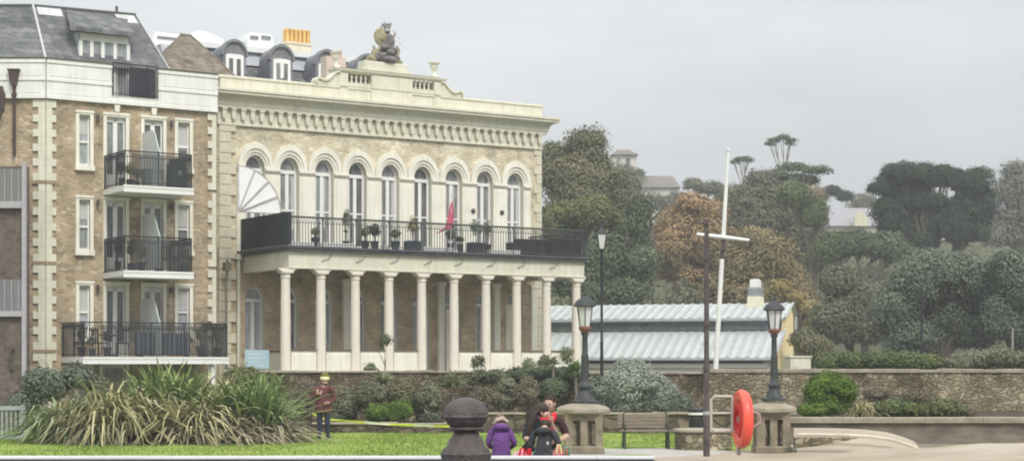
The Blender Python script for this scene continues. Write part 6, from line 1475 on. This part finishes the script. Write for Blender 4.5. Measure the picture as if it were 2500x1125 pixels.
# child in purple seen from behind, head bent
seated((.02, -.12), 1, sh=.155, chest=.14)
j('jw', 'nk', (.02, -.20, 1.06), (.06, .07), 0); j('cr', 'jw', (.02, -.25, 1.10), (.08, .085), 0)
j('ell', 'shl', (-.23, -.12, .72), .055, 1); j('wrl', 'ell', (-.12, -.33, .62), .035, 1); j('elr', 'shr', (.23, -.12, .72), .055, 1); j('wrr', 'elr', (.12, -.33, .62), .035, 1)
fingers(J, 'wrl', 1, (.5, -.8, 0)); fingers(J, 'wrr', -1, (-.5, -.8, 0))
P2 = ground_person(1224, 'seated child in a purple hooded jacket seen from behind, head bent', R(180), [SKIN, PURPLE, NAVY, BLACKC], .90)
face(P2, (.02, -.26, 1.09), .085, (0, -1, -.5))
m = MB(); m.ball((.02, -.24, 1.13), .10, .11, .095, 16, 10); m.ball((.08, -.2, 1.08), .07, .09, .08, 12, 8); m.build('hair', HAIRB, P2, True)
m = MB(); m.path([(-.13, -.05, .99), (-.05, .04, 1.02), (.06, .03, 1.03), (.14, -.06, .99)], [.03, .055, .055, .03], 10); m.build('hood', PURPLE, P2, True)
m = MB(); m.path([(-.10, -.14, 1.10), (-.02, -.10, 1.16), (.08, -.10, 1.13), (.13, -.14, 1.06)], [.03, .035, .035, .02], 10); m.build('fleece_collar', BEIGE, P2, True)
m = MB(); m.lathe([(.165, 0), (.17, .05), (.155, .30), (.16, .42), (.12, .52)], (0, -.03, .40), 18, .8); m.build('jacket_back', PURPLE, P2, True)
# long-haired person leaning right in black with a red scarf
seated((.20, -.10), 1, sh=.17)
j('jw', 'nk', (.27, -.15, 1.07), (.06, .07), 0); j('cr', 'jw', (.25, -.13, 1.15), (.082, .09), 0)
j('ell', 'shl', (-.08, -.22, .72), .055, 1); j('wrl', 'ell', (.12, -.38, .74), .033, 0); j('elr', 'shr', (.42, -.18, .80), .052, 1); j('wrr', 'elr', (.32, -.36, .96), .033, 0)
fingers(J, 'wrl', 1, (.9, -.3, .1)); fingers(J, 'wrr', -1, (-.2, -.4, .8))
P3 = ground_person(1287, 'dark-haired person in black leaning right with red scarf, in the middle of the group', R(10), [SKIN, BLACKC, BLACKC, BLACKC], 1.0, .25)
face(P3, (.26, -.15, 1.12), .085, (.5, -.8, -.4))
m = MB(); m.ball((.22, -.09, 1.18), .105, .11, .10, 16, 10); 
for k in range(22):
    f_ = k / 21; ox_ = random.uniform(-.03, .03); m.path([(.22 - .06 * f_, -.14 + .16 * f_, 1.21), (.10 - .06 * f_ + ox_, -.16 + .22 * f_, 1.12), (.02 + .02 * f_ + ox_, -.20 + .24 * f_, .93), (-.01 + .05 * f_ + ox_ * 2, -.22 + .26 * f_, random.uniform(.66, .80))], [.035, .042, .034, .008], 6)
m.ball((.19, -.08, 1.17), .10, .10, .09, 14, 8); m.build('hair', HAIRD, P3, True)
m = MB(); m.path([(.18, -.18, 1.03), (.26, -.24, 1.0), (.36, -.24, 1.04), (.40, -.20, 1.12)], [.03, .055, .055, .035], 10); m.path([(.30, -.26, 1.0), (.32, -.30, .9), (.30, -.3, .82)], [.04, .05, .03], 8); m.build('scarf', REDT, P3, True)
m = MB(); m.path([(.22, -.33, .94), (.15, -.36, .86), (.10, -.38, .74), (.06, -.38, .60)], [.025, .035, .03, .028], 8); m.build('pale_yellow_sleeve_band', LYEL, P3, True)
m = MB(); m.path([(.05, -.38, .62), (.02, -.40, .52), (.0, -.4, .42)], [.03, .035, .04], 8); m.build('mint_sleeve_band', MINT, P3, True)
# bearded man behind
seated((-.02, -.10), 1, sh=.20, chest=.17)
J['jw'] = ('nk', (.02, -.12, 1.12), (.065, .075), 0); J['cr'] = ('jw', (.02, -.11, 1.21), (.085, .095), 0); J['tp'] = ('cr', (.02, -.09, 1.27), (.05, .06), 0)
j('ell', 'shl', (-.27, -.14, .72), .06, 1); j('wrl', 'ell', (-.08, -.34, .74), .036, 0); j('elr', 'shr', (.28, -.08, .70), .06, 1); j('wrr', 'elr', (.19, -.30, .66), .036, 0)
fingers(J, 'wrl', 1, (.6, -.6, 0)); fingers(J, 'wrr', -1, (-.6, -.7, -.1))
P4 = ground_person(1340, 'bearded man with swept-up dark hair in a dark maroon top, tallest of the seated group', R(-8), [SKIN, DKMAR, BLACKC, BLACKC], 1.06, .75)
face(P4, (.02, -.115, 1.18), .088, (-.2, -1, -.15))
m = MB(); m.ball((.03, -.06, 1.245), .10, .115, .085, 16, 10, .05); [m.path([(-.05 + k * .02, -.13, 1.25), (-.035 + k * .022, -.12, 1.30 + .01 * (k % 3)), (-.01 + k * .024, -.08, 1.32)], [.018, .016, .006], 6) for k in range(7)]; m.build('hair', HAIRD, P4, True)
m = MB(); m.path([(-.06, -.15, 1.13), (-.03, -.19, 1.08), (.02, -.20, 1.065), (.07, -.19, 1.08), (.09, -.14, 1.13)], [.018, .028, .034, .028, .018], 8); m.build('beard', HAIRB, P4, True)
# person in charcoal jacket seen from behind
seated((.0, -.12), 1, sh=.18, chest=.165)
j('jw', 'nk', (.0, -.22, 1.04), (.06, .07), 0); j('cr', 'jw', (.0, -.27, 1.07), (.08, .085), 0)
j('ell', 'shl', (-.27, -.12, .70), .06, 1); j('wrl', 'ell', (-.14, -.34, .60), .035, 1); j('elr', 'shr', (.27, -.12, .70), .06, 1); j('wrr', 'elr', (.14, -.34, .60), .035, 1)
fingers(J, 'wrl', 1, (.5, -.8, 0)); fingers(J, 'wrr', -1, (-.5, -.8, 0))
P5 = ground_person(1327, 'crouched person in a charcoal jacket seen from behind, in front of the bearded man', R(172), [SKIN, DARKJ, NAVY, BLACKC], .88, -.35)
face(P5, (0, -.28, 1.06), .085, (0, -1, -.6))
m = MB(); m.ball((.0, -.25, 1.09), .098, .11, .09, 16, 10); m.build('hair', HAIRD, P5, True)
m = MB(); m.path([(-.14, -.04, .98), (-.05, .05, 1.0), (.05, .05, 1.0), (.14, -.04, .98)], [.03, .055, .055, .03], 10); m.build('hood', DARKJ, P5, True)
m = MB(); m.lathe([(.20, 0), (.205, .05), (.19, .18), (.17, .26)], (0, -.02, .36), 20, .85); m.build('jacket_back', DARKJ, P5, True)
m = MB(); m.ball((-.09, .15, .78), .022, .012, .03); m.build('jacket_patch', mat('grey_badge', (.55, .55, .6), .6), P5)
# seats under them, hidden by the sea wall
for (u, dy, lab) in ((1224, 0, 'low wooden block seat under the child in purple'), (1290, .3, 'low wooden block seat under the dark-haired person'), (1342, .8, 'low wooden block seat under the bearded man'), (1327, -.35, 'low wooden block seat under the person in charcoal')):
    m = MB(); m.bev(-.2, .2, -.16, .16, 0, .30, .02); one('block_seat', m, WOOD, (X(u, YP + dy), YP + dy, .046), 0, lab, 'seat', 'block seats behind the sea wall')
# bags
def bag(u, v0, v1, w_, Y, m1, label, m2=None, topm=None):
    z0 = .046; h_ = Z(v0, Y) - z0; e_ = empty('bag', (X(u, Y), Y, z0), 0, label, 'bag', 'coloured bags beside the seated group')
    b = MB(); b.lathe([(w_ * .42, 0), (w_ * .5, .08), (w_ * .52, h_ * .55), (w_ * .40, h_ * .82), (w_ * .16, h_ * .95), (w_ * .06, h_)], (0, 0, 0), 14, .7)
    b.v = [(x + .02 * math.sin(z * 20 + x * 9), y, z) for x, y, z in b.v]; b.build('sack', m1, e_, True)
    b = MB(); b.path([(-w_ * .18, -.06, h_ * .80), (-w_ * .1, -.1, h_ * 1.0), (w_ * .1, -.1, h_ * 1.0), (w_ * .18, -.06, h_ * .8)], .014, 6); b.build('handle', m2 or m1, e_)
bag(1275, 1093, 1113, .24, 26.2, PINKT, 'pink carrier bag between purple and charcoal jackets', REDT)
bag(1258, 1102, 1113, .18, 26.5, mat('pale_pink_bag', (.86, .62, .60), .7, .1, 5), 'pale pink bag left of the pink carrier bag')
bag(1292, 1094, 1113, .16, 26.4, REDT, 'small red bag against the charcoal jacket')
bag(1364, 1084, 1113, .20, 26.6, mat('dull_pink_bag', (.58, .20, .22), .75, .2, 6), 'dull pink bag right of the charcoal jacket', LYEL)
bag(1384, 1090, 1113, .17, 26.4, mat('red_bag', (.60, .10, .12), .75, .2, 6), 'red bag with green tag, rightmost beside the stone pier', mat('green_tag', (.08, .35, .2), .7))
